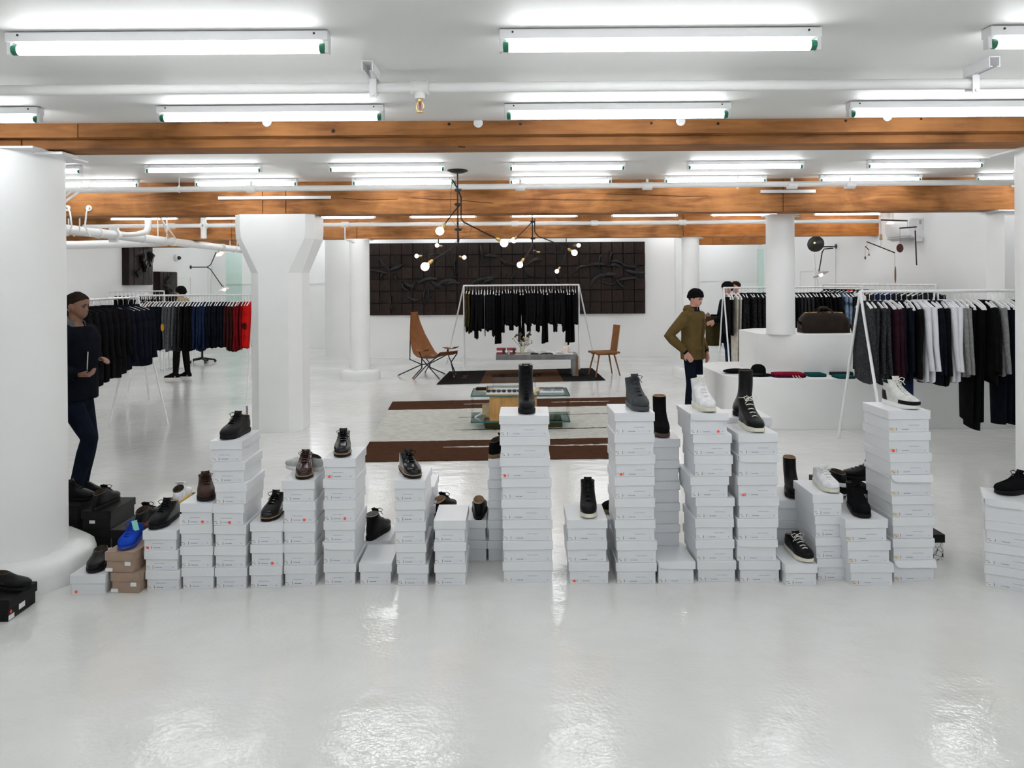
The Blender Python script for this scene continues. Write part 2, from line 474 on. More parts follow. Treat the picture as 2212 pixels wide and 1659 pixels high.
# flared square column
def flared():
    p = W(607, 700, 9.48)
    t = thing('column', 'square white column with chamfered corners and flared top', None, (p.x, 9.48, 0), kind='structure')
    def octo(hx, hy, ch):
        return [(-hx + ch, -hy), (hx - ch, -hy), (hx, -hy + ch), (hx, hy - ch), (hx - ch, hy), (-hx + ch, hy), (-hx, hy - ch), (-hx, -hy + ch)]
    zz = [(0, .315, .30, .13), (1.96, .315, .30, .13), (2.38, .485, .31, .10), (2.50, .49, .31, .09), (zb2, .49, .31, .09)]
    rings = [[Vector((x, y, z)) for x, y in octo(hx, hy, ch)] for z, hx, hy, ch in zz]
    obj('shaft', MB().rings(rings), M_WHITE, t, bevel=0.006)
flared()
# wall pilaster under the end of the deep beam
t = thing('column', 'narrow square white pilaster standing against the right wall', None, kind='structure')
p = W(2165, 600, 9.3)
obj('shaft', MB().bbox((p.x, 9.25, 0), (p.x + .34, 9.62, zb2 - .02)), M_WHITE, t, bevel=.01)
obj('cap_plate', MB().bbox((p.x - .09, 9.22, zb2 - .02), (p.x + .42, 9.66, zb2)), M_METALW, t)
# ================================================================== FLUORESCENT BATTENS
LF = 1.22
def batten_meshes():
    h = MB()
    h.bbox((-LF / 2, -.03, -.040), (LF / 2, .03, -.004))
    house = h.mesh('housing', M_METALW, bevel=.004)
    tube = MB().tube([(-LF / 2 + .035, 0, 0), (LF / 2 - .035, 0, 0)], .019, 9, False).mesh('tube', M_TUBE, 40)
    cap = MB().tube([(-.011, 0, 0), (.011, 0, 0)], .0195, 14).mesh('tube_cap', M_GREEN, 40)
    hold = MB().bbox((-.008, -.016, -.085), (.008, .016, -.036)).mesh('lamp_holder', M_METALW, bevel=.003)
    scr = MB().lathe([(.004, 0), (.004, .003)], (0, 0, 0), 10, axis=(0, -1, 0)).mesh('screw', M_DARK)
    return house, tube, cap, hold, scr
BAT = batten_meshes()
def batten(x, y, zc, label, group, detail=True):
    t = thing('fluorescent_light', label, 'light', (x, y, zc), 0, group)
    put('housing', BAT[0], t)
    put('tube', BAT[1], t, (0, 0, -.064))
    for s in (-1, 1):
        if detail: put('tube_cap', BAT[2], t, (s * (LF / 2 - .024), 0, -.064))
        put('lamp_holder', BAT[3], t, (s * (LF / 2 - .006), 0, 0))
        if detail: put('screw', BAT[4], t, (s * (LF / 2 - .05), -.031, -.016))
REF = [(220, 'over the black boxes'), (480, 'over the sweater rack'), (700, 'over the flared column'), (980, 'over the sling chair'), (1180, 'over the bench'), (1450, 'over the wooden chair'), (1640, 'over the olive jacket'), (1850, 'over the podium column'), (2110, 'over the holdall'), (9999, 'over the pilaster')]
rows = [
    (2.864, C1, [(366, 80), (1424, 80), (2475, 80)], 'bare fluorescent batten ahead of the pendent sprinkler'),
    (4.058, C1, [(-155, 235), (586, 235), (1333, 235), (2075, 235)], 'bare fluorescent batten between sprinkler pipe and double beam'),
    (6.65, C2, [(330, 330), (800, 330), (1268, 330), (1740, 330), (2210, 330)], 'bare fluorescent batten peeking under the double beam'),
    (7.874, C2, [(50, 363), (440, 363), (836, 363), (1225, 363), (1610, 357), (1998, 353)], 'bare fluorescent batten beside the black pendant canopy row'),
    (8.98, C2, [(190, 392), (532, 392), (871, 392), (1211, 392), (1545, 390), (1880, 385), (2218, 383)], 'bare fluorescent batten above the deep beam pipe'),
    (13.7, C2, [(100, 472), (312, 472), (508, 472), (740, 472), (957, 472), (1175, 472), (1392, 472), (1607, 470), (1830, 468)], 'bare fluorescent batten beyond the deep timber beam'),
]
for y, zc, ps, lab in rows:
    for px, py in ps:
        x = W(px, py, y).x
        if XL + .7 < x < XR - .65:
            ref = next(t for q, t in REF if px < q)
            batten(x, y, zc, lab + ', ' + ref, 'fluorescent battens on the ceiling', y < 9.5)
# the same fixtures run on behind the photographer and in the bays hidden by beams
for y, zc in ((1.66, C1), (0.45, C1), (-0.8, C1)):
    for k in range(-3, 4):
        x = 0.55 + 1.87 * k
        if XL + .7 < x < XR - .65:
            batten(x, y, zc, 'bare fluorescent batten overhead in the rows behind the sprinkler bay', 'fluorescent battens overhead', False)
for y, zc, n in ((5.4, C2, 5), (10.2, C2, 4), (11.4, C2, 4), (12.55, C2, 4), (14.95, C2, 4), (16.1, C2, 4), (17.6, C2, 4), (19.2, C2, 4), (20.3, C2, 4)):
    for k in range(-n, n + 1):
        x = 0.2 + 1.87 * k
        if XL + .7 < x < XR - .65:
            batten(x, y, zc, 'bare fluorescent batten hidden in the bay above a timber beam', 'fluorescent battens between the beams', False)

# ================================================================== PIPES
M_PIPE = mat('pipe_paint', (0.80, 0.80, 0.79), 0.4, var=0.02)
def pipe(P, r, label, cat='pipe', fittings=(), extra=None, n=14):
    t = thing('pipe', label, cat)
    obj('pipe_run', MB().tube(P, r, n), M_PIPE, t, smooth=40)
    for a, b, rr in fittings:
        obj('coupling', MB().tube([a, b], rr, n), M_PIPE, t, smooth=40, bevel=0)
    return t
# near sprinkler pipe
yP = 3.40
pl, pr = W(-40, 181, yP), W(2260, 180, yP)
zP = W(1106, 188, yP).z
sp = pipe([(XL, yP, zP), (XR, yP, zP)], .0235, 'long white sprinkler pipe under the ceiling with clevis hangers')
q = W(907, 188, yP)
obj('tee_fitting', MB().tube([(q.x - .037, yP, zP), (q.x + .037, yP, zP)], .030, 16).tube([(q.x, yP, zP), (q.x, yP, zP - .052)], .023, 16).tube([(q.x - .040, yP, zP), (q.x - .032, yP, zP)], .034, 16).tube([(q.x + .032, yP, zP), (q.x + .040, yP, zP)], .034, 16), M_PIPE, sp, smooth=40)
s_ = thing('sprinkler_head', 'small brass pendent sprinkler head under the white pipe tee', 'sprinkler', (q.x, yP, zP - .052))
obj('thread', MB().lathe([(.012, 0), (.012, -.012)], n=12), M_BRASS, s_)
obj('yoke', MB().tube([(-.012, 0, -.012), (-.017, 0, -.03), (-.013, 0, -.05), (0, 0, -.058)], .003, 6).tube([(.012, 0, -.012), (.017, 0, -.03), (.013, 0, -.05), (0, 0, -.058)], .003, 6), M_BRASS, s_, smooth=60)
obj('bulb', MB().lathe([(.002, -.012), (.004, -.02), (.004, -.04), (.002, -.052)], n=10), mat('red_glass', (.35, .02, .01), .2), s_, smooth=60)
obj('deflector', MB().lathe([(.018, -.058), (.018, -.061)], n=14), M_BRASS, s_)
for px in (808, 2100):
    a = W(px, 188, yP)
    hg = thing('pipe_hanger', 'white strut bracket holding the sprinkler pipe near %s' % ('the pendent sprinkler' if px < 1000 else 'the right end'), 'bracket', (a.x, yP, zP))
    dz = C1 - zP
    m = MB()
    for s in (-1, 1):
        m.bbox((s * .022 - .0015, -.16, dz - .045), (s * .022 + .0015, .03, dz))
    m.bbox((-.022, -.16, dz - .003), (.022, .03, dz))
    for s in (-1, 1): m.bbox((s * .016 - .006, -.16, dz - .045), (s * .016 + .006, .03, dz - .042))
    obj('strut_channel', m, M_METALW, hg)
    for s0, s1, zl in ((-.032, -.0245, -.05), (.0245, .03, -.03)): obj('clamp_jaw', MB().bbox((-.016, s0, zl), (.016, s1, dz - .04)), M_METALW, hg, bevel=.002)
    obj('bolt', MB().lathe([(.009, 0), (.009, .008)], (0, -.032, -.036), 6, axis=(0, -1, 0)), M_METALW, hg)
# pipe on the deep beam
y2 = 8.82
zz = W(1106, 404, y2).z
p2 = pipe([(XL, y2, zz - .01), (XR, y2, zz + .02)], .033, 'white sprinkler pipe running along the deep timber beam')
for px in (543, 1124, 1398, 1711, 1836):
    a = W(px, 404, y2)
    obj('tee_fitting', MB().tube([(a.x - .055, y2, zz), (a.x + .055, y2, zz)], .046, 14).tube([(a.x, y2, zz), (a.x, y2, zz + .085)], .016, 10), M_PIPE, p2, smooth=40)
for px in (387, 1594, 2190):
    a = W(px, 404, y2)
    obj('hanger_rod', MB().tube([(a.x, y2, zz + .03), (a.x, y2, C2)], .006, 8).tube([(a.x - .004, y2, zz), (a.x + .004, y2, zz)], .042, 14), M_METALW, p2, smooth=40)
# pipe on the third beam
y3 = 13.45
zz3 = W(1106, 483, y3).z
p3 = pipe([(W(180, 485, y3).x, y3, zz3), (XR - .3, y3, zz3)], .035, 'white pipe along the timber beam before the dark relief')
for px in (440, 370, 745, 1112, 1284, 1475, 1951):
    a = W(px, 484, y3)
    obj('tee_fitting', MB().tube([(a.x - .06, y3, zz3), (a.x + .06, y3, zz3)], .05, 12), M_PIPE, p3, smooth=40)
a = W(745, 484, y3)
obj('drop_pipe', MB().tube([(a.x, y3, zz3), (a.x, y3 , zz3 - .26), (a.x + .12, y3 + .2, zz3 - .31)], .015, 8), M_PIPE, p3, smooth=60)
# ducts by the left wall
xd = -6.0
ZD = CH + .735
d1 = pipe([(xd, 8.2, ZD), (xd - .02, 13.6, ZD), (xd - .1, 20.9, ZD + .01)], .07, 'fat white duct running away below the beams by the sweater rack')
for y in (10.9, 12.2, 13.3, 15.6, 17.9):
    obj('clamp_ring', MB().tube([(xd - .01, y - .025, ZD), (xd - .01, y + .025, ZD)], .079, 16), M_PIPE, d1, smooth=40)
for y in (10.3, 12.9, 16.2):
    obj('strap', MB().tube([(xd - .09, y, C2), (xd - .085, y, ZD), (xd - .01, y, ZD - .08), (xd + .065, y, ZD), (xd + .075, y, C2)], .010, 8), M_PIPE, d1, smooth=60)
obj('flange', MB().tube([(xd - .01, 11.3, ZD), (xd - .01, 11.37, ZD)], .10, 16).box((xd - .01, 11.335, ZD - .09), (.13, .06, .04)).box((xd - .01, 11.335, ZD + .09), (.13, .06, .04)), M_PIPE, d1, smooth=40)
obj('elbow', MB().tube([(xd + .02, 11.45, ZD + .01), (xd + .20, 11.6, ZD + .03), (xd + .30, 11.7, ZD + .07), (xd + .32, 11.72, ZD + .14), (xd + .32, 11.72, C2)], [.035, .038, .05, .052, .052], 12), M_PIPE, d1, smooth=60)
for k, (y, s) in enumerate(((12.1, 1), (12.4, -1))):
    obj('brace', MB().tube([(xd + .05, y + .9, ZD + .05), (xd + .2 + .1 * s, y, C2 - .05)], .012, 8), M_PIPE, d1, smooth=60)
d2 = pipe([(XL + .03, 12.45, CH + .66), (-7.4, 12.75, CH + .66), (-6.04, 13.15, CH + .72)], .07, 'white branch pipe joining the fat duct from the left wall')
a = W(440, 500, 13.45)
d3 = pipe([(a.x, y3, C2), (a.x, y3, CH + .80)], .05, 'short vertical white pipe between the beam pipe and duct', n=12)
d4 = pipe([W(120, 440, 8.6), W(180, 395, 8.95)], .016, 'pair of slanted white conduits by the near column top', n=8)
obj('pipe_run', MB().tube([W(120, 450, 8.6), W(215, 385, 9.0)], .016, 8), M_PIPE, d4, smooth=40)
for px in (146, 192):
    A = W(px, 450, 9.255); s = 1 if px < 160 else -1
    hk = thing('pipe_hook', 'white rod hook hanging from the deep beam beside the duct', 'hook', (A.x, 9.255, A.z), 0, 'rod hooks by the duct')
    obj('eye', MB().tube([(.028 * math.cos(k * PI / 5), 0, .028 * math.sin(k * PI / 5)) for k in range(11)], .012, 8), M_PIPE, hk, smooth=60)
    obj('rod', MB().tube([(.0, 0, .02), (s * .03, 0, -.05), (s * .05, 0, -.22), (-.02, .05, -.33), (-.1, .08, -.33)], .011, 8), M_PIPE, hk, smooth=60)
# white wire mouldings on the deep beam
for pts, lab in (((472, 428, 715, 426), 'long straight white cable strip fixed to the deep beam'), ((1643, 414, 1761, 413), 'short white strip with clips fixed to the deep beam')):
    A = W(pts[0], pts[1], 9.26); B = W(pts[2], pts[3], 9.26)
    o = obj('cable_strip', MB().bbox((A.x, 9.243, A.z - .019), (B.x, 9.265, A.z + .019)), M_METALW, bevel=.003)
    tag(o, lab, 'cable strip')

# ================================================================== PODIUM (two tiers)
def podium():
    t = thing('podium', 'two-tier white display podium with rounded end around a column', 'podium')
    a = FL(1562, 925); yf = FL(1750, 928).y
    xl = W(1562, 860, yf + .45).x
    def shape(x0, y0, y1, r):
        poly = []
        for k in range(13):
            an = PI + (PI / 2) * k / 12
            poly.append((x0 + r * 1.0 + r * math.cos(an), y0 + r * .62 + r * .62 * math.sin(an)))
        xe = W(2165, 600, 9.3).x - .012
        poly += [(xe, y0), (xe, y1), (x0 + .3, y1), (x0, y1 - .3)]
        return poly
    z1 = 0.615
    obj('lower_tier', MB().prism(shape(xl, yf, 11.2, .85), 0, z1), M_WHITE, t, smooth=40, bevel=.008)
    x2 = W(1633, 760, 9.95).x
    obj('upper_tier', MB().prism(shape(x2, yf + .42, 11.0, .7), z1, 1.125), M_WHITE, t, smooth=40, bevel=.008)
    return z1
PZ1 = podium(); PZ2 = 1.125

# ================================================================== SHOE BOXES
M_BOX = mat('white_box_card', (0.76, 0.775, 0.80), 0.32, var=0.015, scale=3)
M_BOXB = mat('black_box_card', (0.010, 0.010, 0.010), 0.5, var=0.2, spec=.18)
M_BOXT = mat('brown_box_card', (0.35, 0.25, 0.19), 0.6, spec=.2, var=0.06, scale=20)
M_INK = mat('grey_ink', (0.09, 0.09, 0.12), 0.6)
M_STRIP = mat('label_strip', (0.735, 0.75, 0.80), 0.4, var=0.02)
M_STICK = mat('label_sticker', (0.80, 0.80, 0.80), 0.4, var=0.02)
M_TAN = mat('aged_sticker', (0.72, 0.64, 0.52), 0.5, var=0.05)
M_RED = mat('red_dot', (0.95, 0.10, 0.075), 0.5, var=0.02)
M_INKRED = mat('red_ink', (0.55, 0.3, 0.28), 0.6)
def pattern_mat():
    m, nt, b = _nodes('line_pattern')
    tc = nt.nodes.new('ShaderNodeTexCoord')
    v = nt.nodes.new('ShaderNodeTexVoronoi'); v.feature = 'DISTANCE_TO_EDGE'; v.inputs['Scale'].default_value = 28
    nt.links.new(tc.outputs['Object'], v.inputs['Vector'])
    r = nt.nodes.new('ShaderNodeValToRGB'); r.color_ramp.interpolation = 'CONSTANT'
    r.color_ramp.elements[0].color = (.02, .02, .02, 1); r.color_ramp.elements[1].color = (.75, .75, .73, 1); r.color_ramp.elements[1].position = .035
    nt.links.new(v.outputs['Distance'], r.inputs['Fac']); nt.links.new(r.outputs['Color'], b.inputs['Base Color'])
    b.inputs['Roughness'].default_value = .4
    return m
M_PAT = pattern_mat()
def text_mesh(s, width, m):
    cu = bpy.data.curves.new('wordmark', 'FONT'); cu.body = s; cu.align_x = 'CENTER'; cu.align_y = 'CENTER'; cu.resolution_u = 2
    cu.space_character = 1.12
    o = bpy.data.objects.new('wordmark', cu); COL.objects.link(o)
    dg = bpy.context.evaluated_depsgraph_get(); dg.update()
    me = bpy.data.meshes.new_from_object(o.evaluated_get(dg))
    xs = [v.co.x for v in me.vertices]; k = width / (max(xs) - min(xs))
    for v in me.vertices:
        x, y = v.co.x * k, v.co.y * k
        v.co = (x, 0, y)
    bpy.data.objects.remove(o); bpy.data.curves.remove(cu)
    me.materials.clear(); me.materials.append(m)
    return me
WORD = text_mesh('COMMON PROJECTS', .068, M_INK)
def rect(m, x0, x1, z0, z1, y, th=.0006):
    m.bbox((x0, y - th, z0), (x1, y, z1))
def label_mesh(w, wide, aged):
    """size sticker, curly bracket mark and rows of tiny print; x from the box's left edge, y=0 the front face"""
    m = MB()
    x0 = -w / 2 + .008
    rect(m, x0, x0 + .034, .006, .027, 0)
    m.cur = 1
    rect(m, x0 + .002, x0 + .019, .022, .0235, -.0006)
    rect(m, x0 + .002, x0 + .012, .018, .019, -.0006)
    rect(m, x0 + .012, x0 + .022, .0105, .012, -.0006)
    bx = x0 + .041
    for a, b, c, d in ((0, .002, .021, .027), (.001, .004, .013, .021), (0, .002, .007, .013)):
        rect(m, bx + a, bx + b, c, d, 0)
    m.cur = 2
    rect(m, x0 + .016, x0 + .023, .012, .015, -.0006)
    m.cur = 3
    rect(m, bx + .010, w / 2 - .022, .008, .026, 0)
    m.cur = 1
    xx = bx + .016 + (0.02 if wide else 0)
    for q in (.012, .012, .018):
        rect(m, xx, xx + q - .0025, .0145, .017, -.0006); xx += q
    rect(m, w / 2 - .034, w / 2 - .030, .0145, .018, -.0006)
    return m.mesh('print', [M_TAN if aged else M_STICK, M_INK, M_INKRED, M_STRIP])
DOT = MB().lathe([(.0088, 0), (.0088, .0012)], (0, 0, 0), 16, axis=(0, -1, 0)).mesh('dot_sticker', M_RED)
BOXC = {}
def box_meshes(w, h, d, style, card):
    k = (round(w, 3), round(h, 4), round(d, 3), style, card.name)
    if k in BOXC: return BOXC[k]
    lid = .053; e = .0068; th = .0025
    if style in ('flap', 'flapwide'): lid = .045
    b = MB()
    b.bbox((-w / 2 + e, e, 0), (w / 2 - e, d - e, h - .0045))
    me_b = b.mesh('body', M_PAT if style == 'pattern' else card, bevel=.0015, seg=1)
    l = MB()
    if style in ('plain', 'pattern'):
        l.bbox((-w / 2, 0, h - .004), (w / 2, d, h - .0004))
        l.bbox((-w / 2, 0, h - lid), (w / 2, th - .0005, h - .004)); l.bbox((-w / 2, d - th + .0005, h - lid), (w / 2, d, h - .004))
        l.bbox((-w / 2, th, h - lid), (-w / 2 + th - .0005, d - th, h - .004)); l.bbox((w / 2 - th + .0005, th, h - lid), (w / 2, d - th, h - .004))
    else:
        l.bbox((-w / 2, 0, h - .004), (w / 2 + .002, d, h - .0004))
        # front flap with one rounded corner
        poly = [(w / 2 + .003, h - .004), (w / 2 + .003, h - lid)]
        for q in range(7):
            an = -PI / 2 - (PI / 2) * q / 6
            poly.append((-w / 2 + .045 + .04 * math.cos(an), h - .004 + (lid - .006) * math.sin(an) * 1.0 if True else 0))
        poly.append((-w / 2, h - .004))
        lean = .012 if style == 'flapwide' else .003
        lo = [Vector((x, -lean * (h - z) / lid - .0005, z)) for x, z in poly]; hi = [p + Vector((0, .0025, 0)) for p in lo]
        l.rings([lo, hi])
        l.bbox((w / 2 - th + .0005, th, h - lid), (w / 2, d, h - .004)); l.bbox((-w / 2, th, h - lid * .6), (-w / 2 + th - .0005, d, h - .004))
    me_l = l.mesh('lid', card if style != 'pattern' else M_BOXB, bevel=.0012 if style in ('plain', 'pattern') else 0, seg=1)
    BOXC[k] = (me_b, me_l)
    return BOXC[k]
LABC = {}
def shoe_box(x, y, z, rz, w, h, d, label, group, style='plain', card=None, print_=True, dot=None, aged=False, upright=False, noword=False):
    card = card or M_BOX
    t = thing('shoe_box', label, 'shoe box', (x, y, z), rz, group)
    mb_, ml = box_meshes(w, h, d, style, card)
    b = put('body', mb_, t); put('lid', ml, t)
    if print_:
        k = (round(w, 3), aged)
        if k not in LABC: LABC[k] = label_mesh(w, w > .22, aged)
        put('print', LABC[k], b, (0, .0067, 0))
        if not noword: put('wordmark', WORD, b, (-.012 if w < .22 else .03, .0065, .040))
    if dot is not None:
        put('dot_sticker', DOT, b, (dot * w, .0060, .016))
    return t
STACK_TOP = {}
BD = .33
def stack(key, desc, n, yb, xb, ytop, xt, d=BD, group=None, styles=None, shifts=None, dots=None, aged=False, rot=0, jit=.005, noword=(), prints=True, card=None, wfix=None, skew=None):
    """n boxes; floor edge at pixel row yb spanning xb; top front edge at row ytop spanning xt"""
    base = FL((xb[0] + xb[1]) / 2, yb)
    y = base.y
    w = wfix or ((xb[1] - xb[0]) + (xt[1] - xt[0])) / 2 * y / F
    ztop = W((xt[0] + xt[1]) / 2, ytop, y).z
    h = ztop / n
    x0 = base.x; x1 = W((xt[0] + xt[1]) / 2, ytop, y).x
    styles = styles or {}; shifts = shifts or {}; dots = dots or {}; skew = skew or {}
    rr = random.Random(key)
    for i in range(n):
        f = i / max(1, n - 1)
        x = x0 + (x1 - x0) * f + rr.uniform(-jit, jit) + shifts.get(i, 0) * y / F
        place = ('%s from the floor' % ORD[i]) if i else 'on the floor'
        if n > 1 and i == n - 1: place = 'topmost'
        if n == 1:
            lab = '%s shoebox lying alone on the floor %s' % ('white' if card is None else card.name.split('_')[0], desc)
        else:
            lab = '%s shoebox, %s, in the stack %s' % ('white' if card is None else card.name.split('_')[0], place, desc)
        st = styles.get(i, 'plain')
        shoe_box(x, y + rr.uniform(-.003, .003), i * h, rot + skew.get(i, 0) + rr.uniform(-.022, .022), w, h, d, lab, group or 'white shoe boxes in the front row',
                 st, card, prints, dots.get(i), aged, noword=(i in noword or st != 'plain'))
    STACK_TOP[key] = (x1 + shifts.get(n - 1, 0) * y / F, y, ztop, w, d)
    return h
FR = 'white shoe boxes in the front row'
BK = 'white shoe boxes standing behind the front row'
stack('S0', 'under the black loafer', 1, 1285, (150, 226), 1242, (150, 226), dots={0: -.34}, prints=False)
# two brown boxes
stack('S1', 'under the blue sneaker', 2, 1282, (237, 302), 1193, (224, 289), card=M_BOXT, prints=False, rot=-.10, group='brown shoe boxes', d=.31)
stack('S2', 'under the matte black derby', 3, 1275, (315, 386), 1147, (306, 383), dots={2: -.36}, rot=-.04, jit=.002)
stack('S3', 'under the brown derby', 4, 1273, (391, 461), 1087, (389, 460), dots={3: .18})
stack('S4', 'under the black derby with grey tag', 7, 1272, (465, 535), 952, (454, 522), dots={3: .04}, shifts={6: 0, 5: 4, 4: 5})
stack('S5', 'under the black derby on three boxes', 3, 1271, (539, 609), 1129, (541, 611), dots={1: .17})
stack('S6', 'under the burgundy derby', 5, 1267, (613, 683), 1038, (610, 680), dots={3: .15})
stack('S7', 'under the black derby on six boxes', 6, 1263, (701, 770), 990, (698, 768), dots={5: -.32, 3: .16}, styles={1: 'flap'}, shifts={1: -5})
stack('S8', 'between the two black derby stacks', 1, 1263, (776, 847), 1217, (775, 846))
stack('S9', 'under the black derby on five boxes', 5, 1266, (856, 924), 1037, (849, 917), skew={2: .05})
stack('S10', 'with nothing on top', 3, 1265, (939, 1008), 1125, (938, 1008))
stack('S12', 'under the tall laced black boot', 8, 1259, (1087, 1195), 898, (1079, 1188), dots={5: -.40})
stack('S13', 'under the black high-top with cream sole', 3, 1261, (1229, 1316), 1123, (1224, 1312), dots={0: -.36})
stack('S14', 'under the grey high-top', 8, 1262, (1332, 1419), 891.5, (1326, 1414), dots={5: -.35})
stack('S15', 'between the two tall stacks', 1, 1261, (1421, 1502), 1213, (1421, 1502), styles={0: 'flap'})
stack('S16', 'under the white high-top', 8, 1257, (1504, 1590), 893, (1494, 1576), styles={7: 'flap'}, shifts={7: -4, 6: 2, 5: 4, 4: -6, 3: 3}, dots={7: .25})
stack('S17', 'under the black high-top with white laces', 7, 1258, (1597, 1687), 937, (1594, 1681), styles={5: 'flap', 1: 'flap'}, dots={4: -.35}, shifts={2: -4, 1: -6})
stack('S18', 'under the black low sneaker', 1, 1265, (1696, 1767), 1219, (1695, 1766))
stack('S19', 'under the white low sneaker', 4, 1253.5, (1766, 1828), 1068, (1756, 1825))
stack('S20', 'under the black suede mid-top', 3, 1265, (1838, 1929), 1122.5, (1826, 1922), aged=True)
stack('S21', 'under the black and white high-top', 8, 1256, (1932, 2022), 887, (1918, 2011), aged=True, styles={4: 'flapwide', 0: 'flapwide'}, dots={6: -.38})
# back row
def back_stack(key, desc, n, yb, xl, wd, ytop, **k):
    y = FL(xl, yb).y
    wpx = wd * F / y
    stack(key, desc, n, yb, (xl, xl + wpx), ytop, (xl, xl + wpx), group=BK, prints=False, wfix=wd, **k)
back_stack('B8', 'under the black boot by the derbies', 1, 1209, 775, .205, 1168)
back_stack('B9', 'behind the five-box stack', 4, 1214, 873, .20, 1052)
back_stack('B10', 'hidden behind the bare-topped stack', 2, 1212, 936, .20, 1124)
back_stack('B10b', 'under the black slip-on seen from behind', 2, 1212, 1003, .146, 1124)
back_stack('B11', 'under the crepe-soled black shoe', 5, 1212, 1053, .30, 993)
back_stack('B13', 'behind the grey high-top stack', 2, 1212, 1262, .25, 1122)
back_stack('B14', 'under the brown-soled suede boot', 6, 1225, 1386, .245, 948)
back_stack('B17', 'under the tall zipped black boot', 7, 1211, 1570, .295, 902)
back_stack('B18', 'under the plain black ankle boot', 3, 1212, 1674, .20, 1081)
# right edge stack, turned
def s22():
    a = FL(2126, 1266); h = .131
    ang = -.54
    for i in range(4):
        place = 'on the floor' if i == 0 else ('topmost' if i == 3 else ORD[i] + ' from the floor')
        rz = ang + (.05 if i == 3 else 0)
        w = .295
        x = a.x + math.cos(rz) * w / 2; y = a.y + math.sin(rz) * w / 2
        shoe_box(x + (.008 if i == 2 else 0), y, i * h, rz, w, h, .28, 'white shoebox, %s, in the turned stack under the black canvas sneaker' % place, FR, 'flap' if i == 3 else 'plain', None, i < 3, .40 if i == 3 else None, noword=i == 3)
    STACK_TOP['S22'] = (a.x + .14, a.y - .06, 4 * h, .31, .33)
s22()
# patterned boxes with black lids
def pat(key, desc, n, xl, xr, yb, ytop):
    b = FL((xl + xr) / 2, yb); w = (xr - xl) * b.y / F
    zt = W((xl + xr) / 2, ytop, b.y).z; h = zt / n
    for i in range(n):
        shoe_box(b.x, b.y, i * h, R.uniform(-.02, .02), w, h, .30, 'black-lidded box with white crackle pattern, %s, %s' % ('lowest' if i == 0 and n > 1 else ('topmost' if i == n - 1 and n > 1 else ('middle' if n > 1 else 'alone')), desc), 'patterned shoe boxes', 'pattern', M_BOXB, False)
    STACK_TOP[key] = (b.x, b.y, zt, w, .30)
pat('P1', 'under the black slip-on with white sole', 4, 1786, 1880, 1208, 1050)
pat('P2', 'behind the black and white high-top stack', 1, 1955, 2042, 1211, 1155)
# black boxes by the column
def blk(key, desc, x, y, rz, n, w=.235, d=.345, h=.125):
    for i in range(n):
        lab = 'black shoebox, %s, %s' % (('lower' if i == 0 else 'upper') if n > 1 else 'single', desc)
        t = shoe_box(x, y, i * h, rz + R.uniform(-.01, .01), w, h, d, lab, 'black shoe boxes by the column', 'plain', M_BOXB, False)
        k = (w, 'tag')
        if k not in LABC:
            LABC[k] = MB().bbox((-.05, 0, .04), (-.01, .001, .062)).mesh('label_sticker', M_STICK)
        put('label_sticker', LABC[k], t.children[0], (0, .0056, 0))
    c = Vector((x, y, n * h)) + Matrix.Rotation(rz, 3, 'Z') @ Vector((0, d / 2, 0))
    STACK_TOP[key] = (c.x, c.y - d / 2, n * h, w, d)
def bx(px, y): return (px - 1106) / F * y
blk('K1', 'under the black derby by the column', bx(135, 5.27) - .02, 5.27, 0, 2, .24, .34, .14)
blk('K2', 'under the black derby beside the customer', bx(166, 5.17) + .105, 5.17, 0, 2, .208, .34, .129) if False else blk('K2', 'under the black derby beside the customer', bx(168, 5.22) + .115, 5.22, 0, 2, .208, .34, .129)
blk('K3', 'under the black and burgundy sneaker', bx(234, 4.82) + .10, 4.82, 0, 2, .20, .34, .128)
blk('K4', 'under the white and yellow sneaker', -2.36, 5.16, 0, 2, .20, .36, .15)
# near box by the frame edge, turned
def k0():
    w, d, h = .21, .26, .12
    x1, y0 = (13 - 1106) / F * 4.08, 4.08
    t = thing('shoe_box', 'black shoebox on the floor in front of the column plinth', 'shoe box', (x1 - w / 2, y0, 0), 0.03, 'black shoe boxes by the column')
    mb_, ml = box_meshes(w, h, d, 'plain', M_BOXB)
    b = put('body', mb_, t); put('lid', ml, t)
    xs = w / 2 - .0068
    put('label_sticker', MB().bbox((xs - .001, .10, .025), (xs + .0005, .155, .055)).mesh('label_sticker', M_STICK), b)
    put('label_sticker', MB().bbox((xs - .001, .01, .004), (xs + .0005, .06, .03)).mesh('label_sticker', M_STICK), b)
    put('dot_sticker', DOT, b, (xs, .03, .046), (0, 0, PI / 2))
    STACK_TOP['K0'] = (x1 - w / 2, y0, h, w, d)
k0()
# stickers on the brown boxes
for o in list(bpy.data.objects):
    if o.name.startswith('shoe_box') and o.get('group') == 'brown shoe boxes':
        b = [c for c in o.children if c.name.startswith('body')][0]
        if 'bst' not in LABC:
            LABC['bst'] = [MB().bbox((.035, .001, .042), (.07, .0067, .066)).mesh('label_sticker', M_STICK), MB().bbox((-.088, .001, .004), (-.045, .0067, .024)).mesh('label_sticker', M_STICK)]
        for q in LABC['bst']: put('label_sticker', q, b)
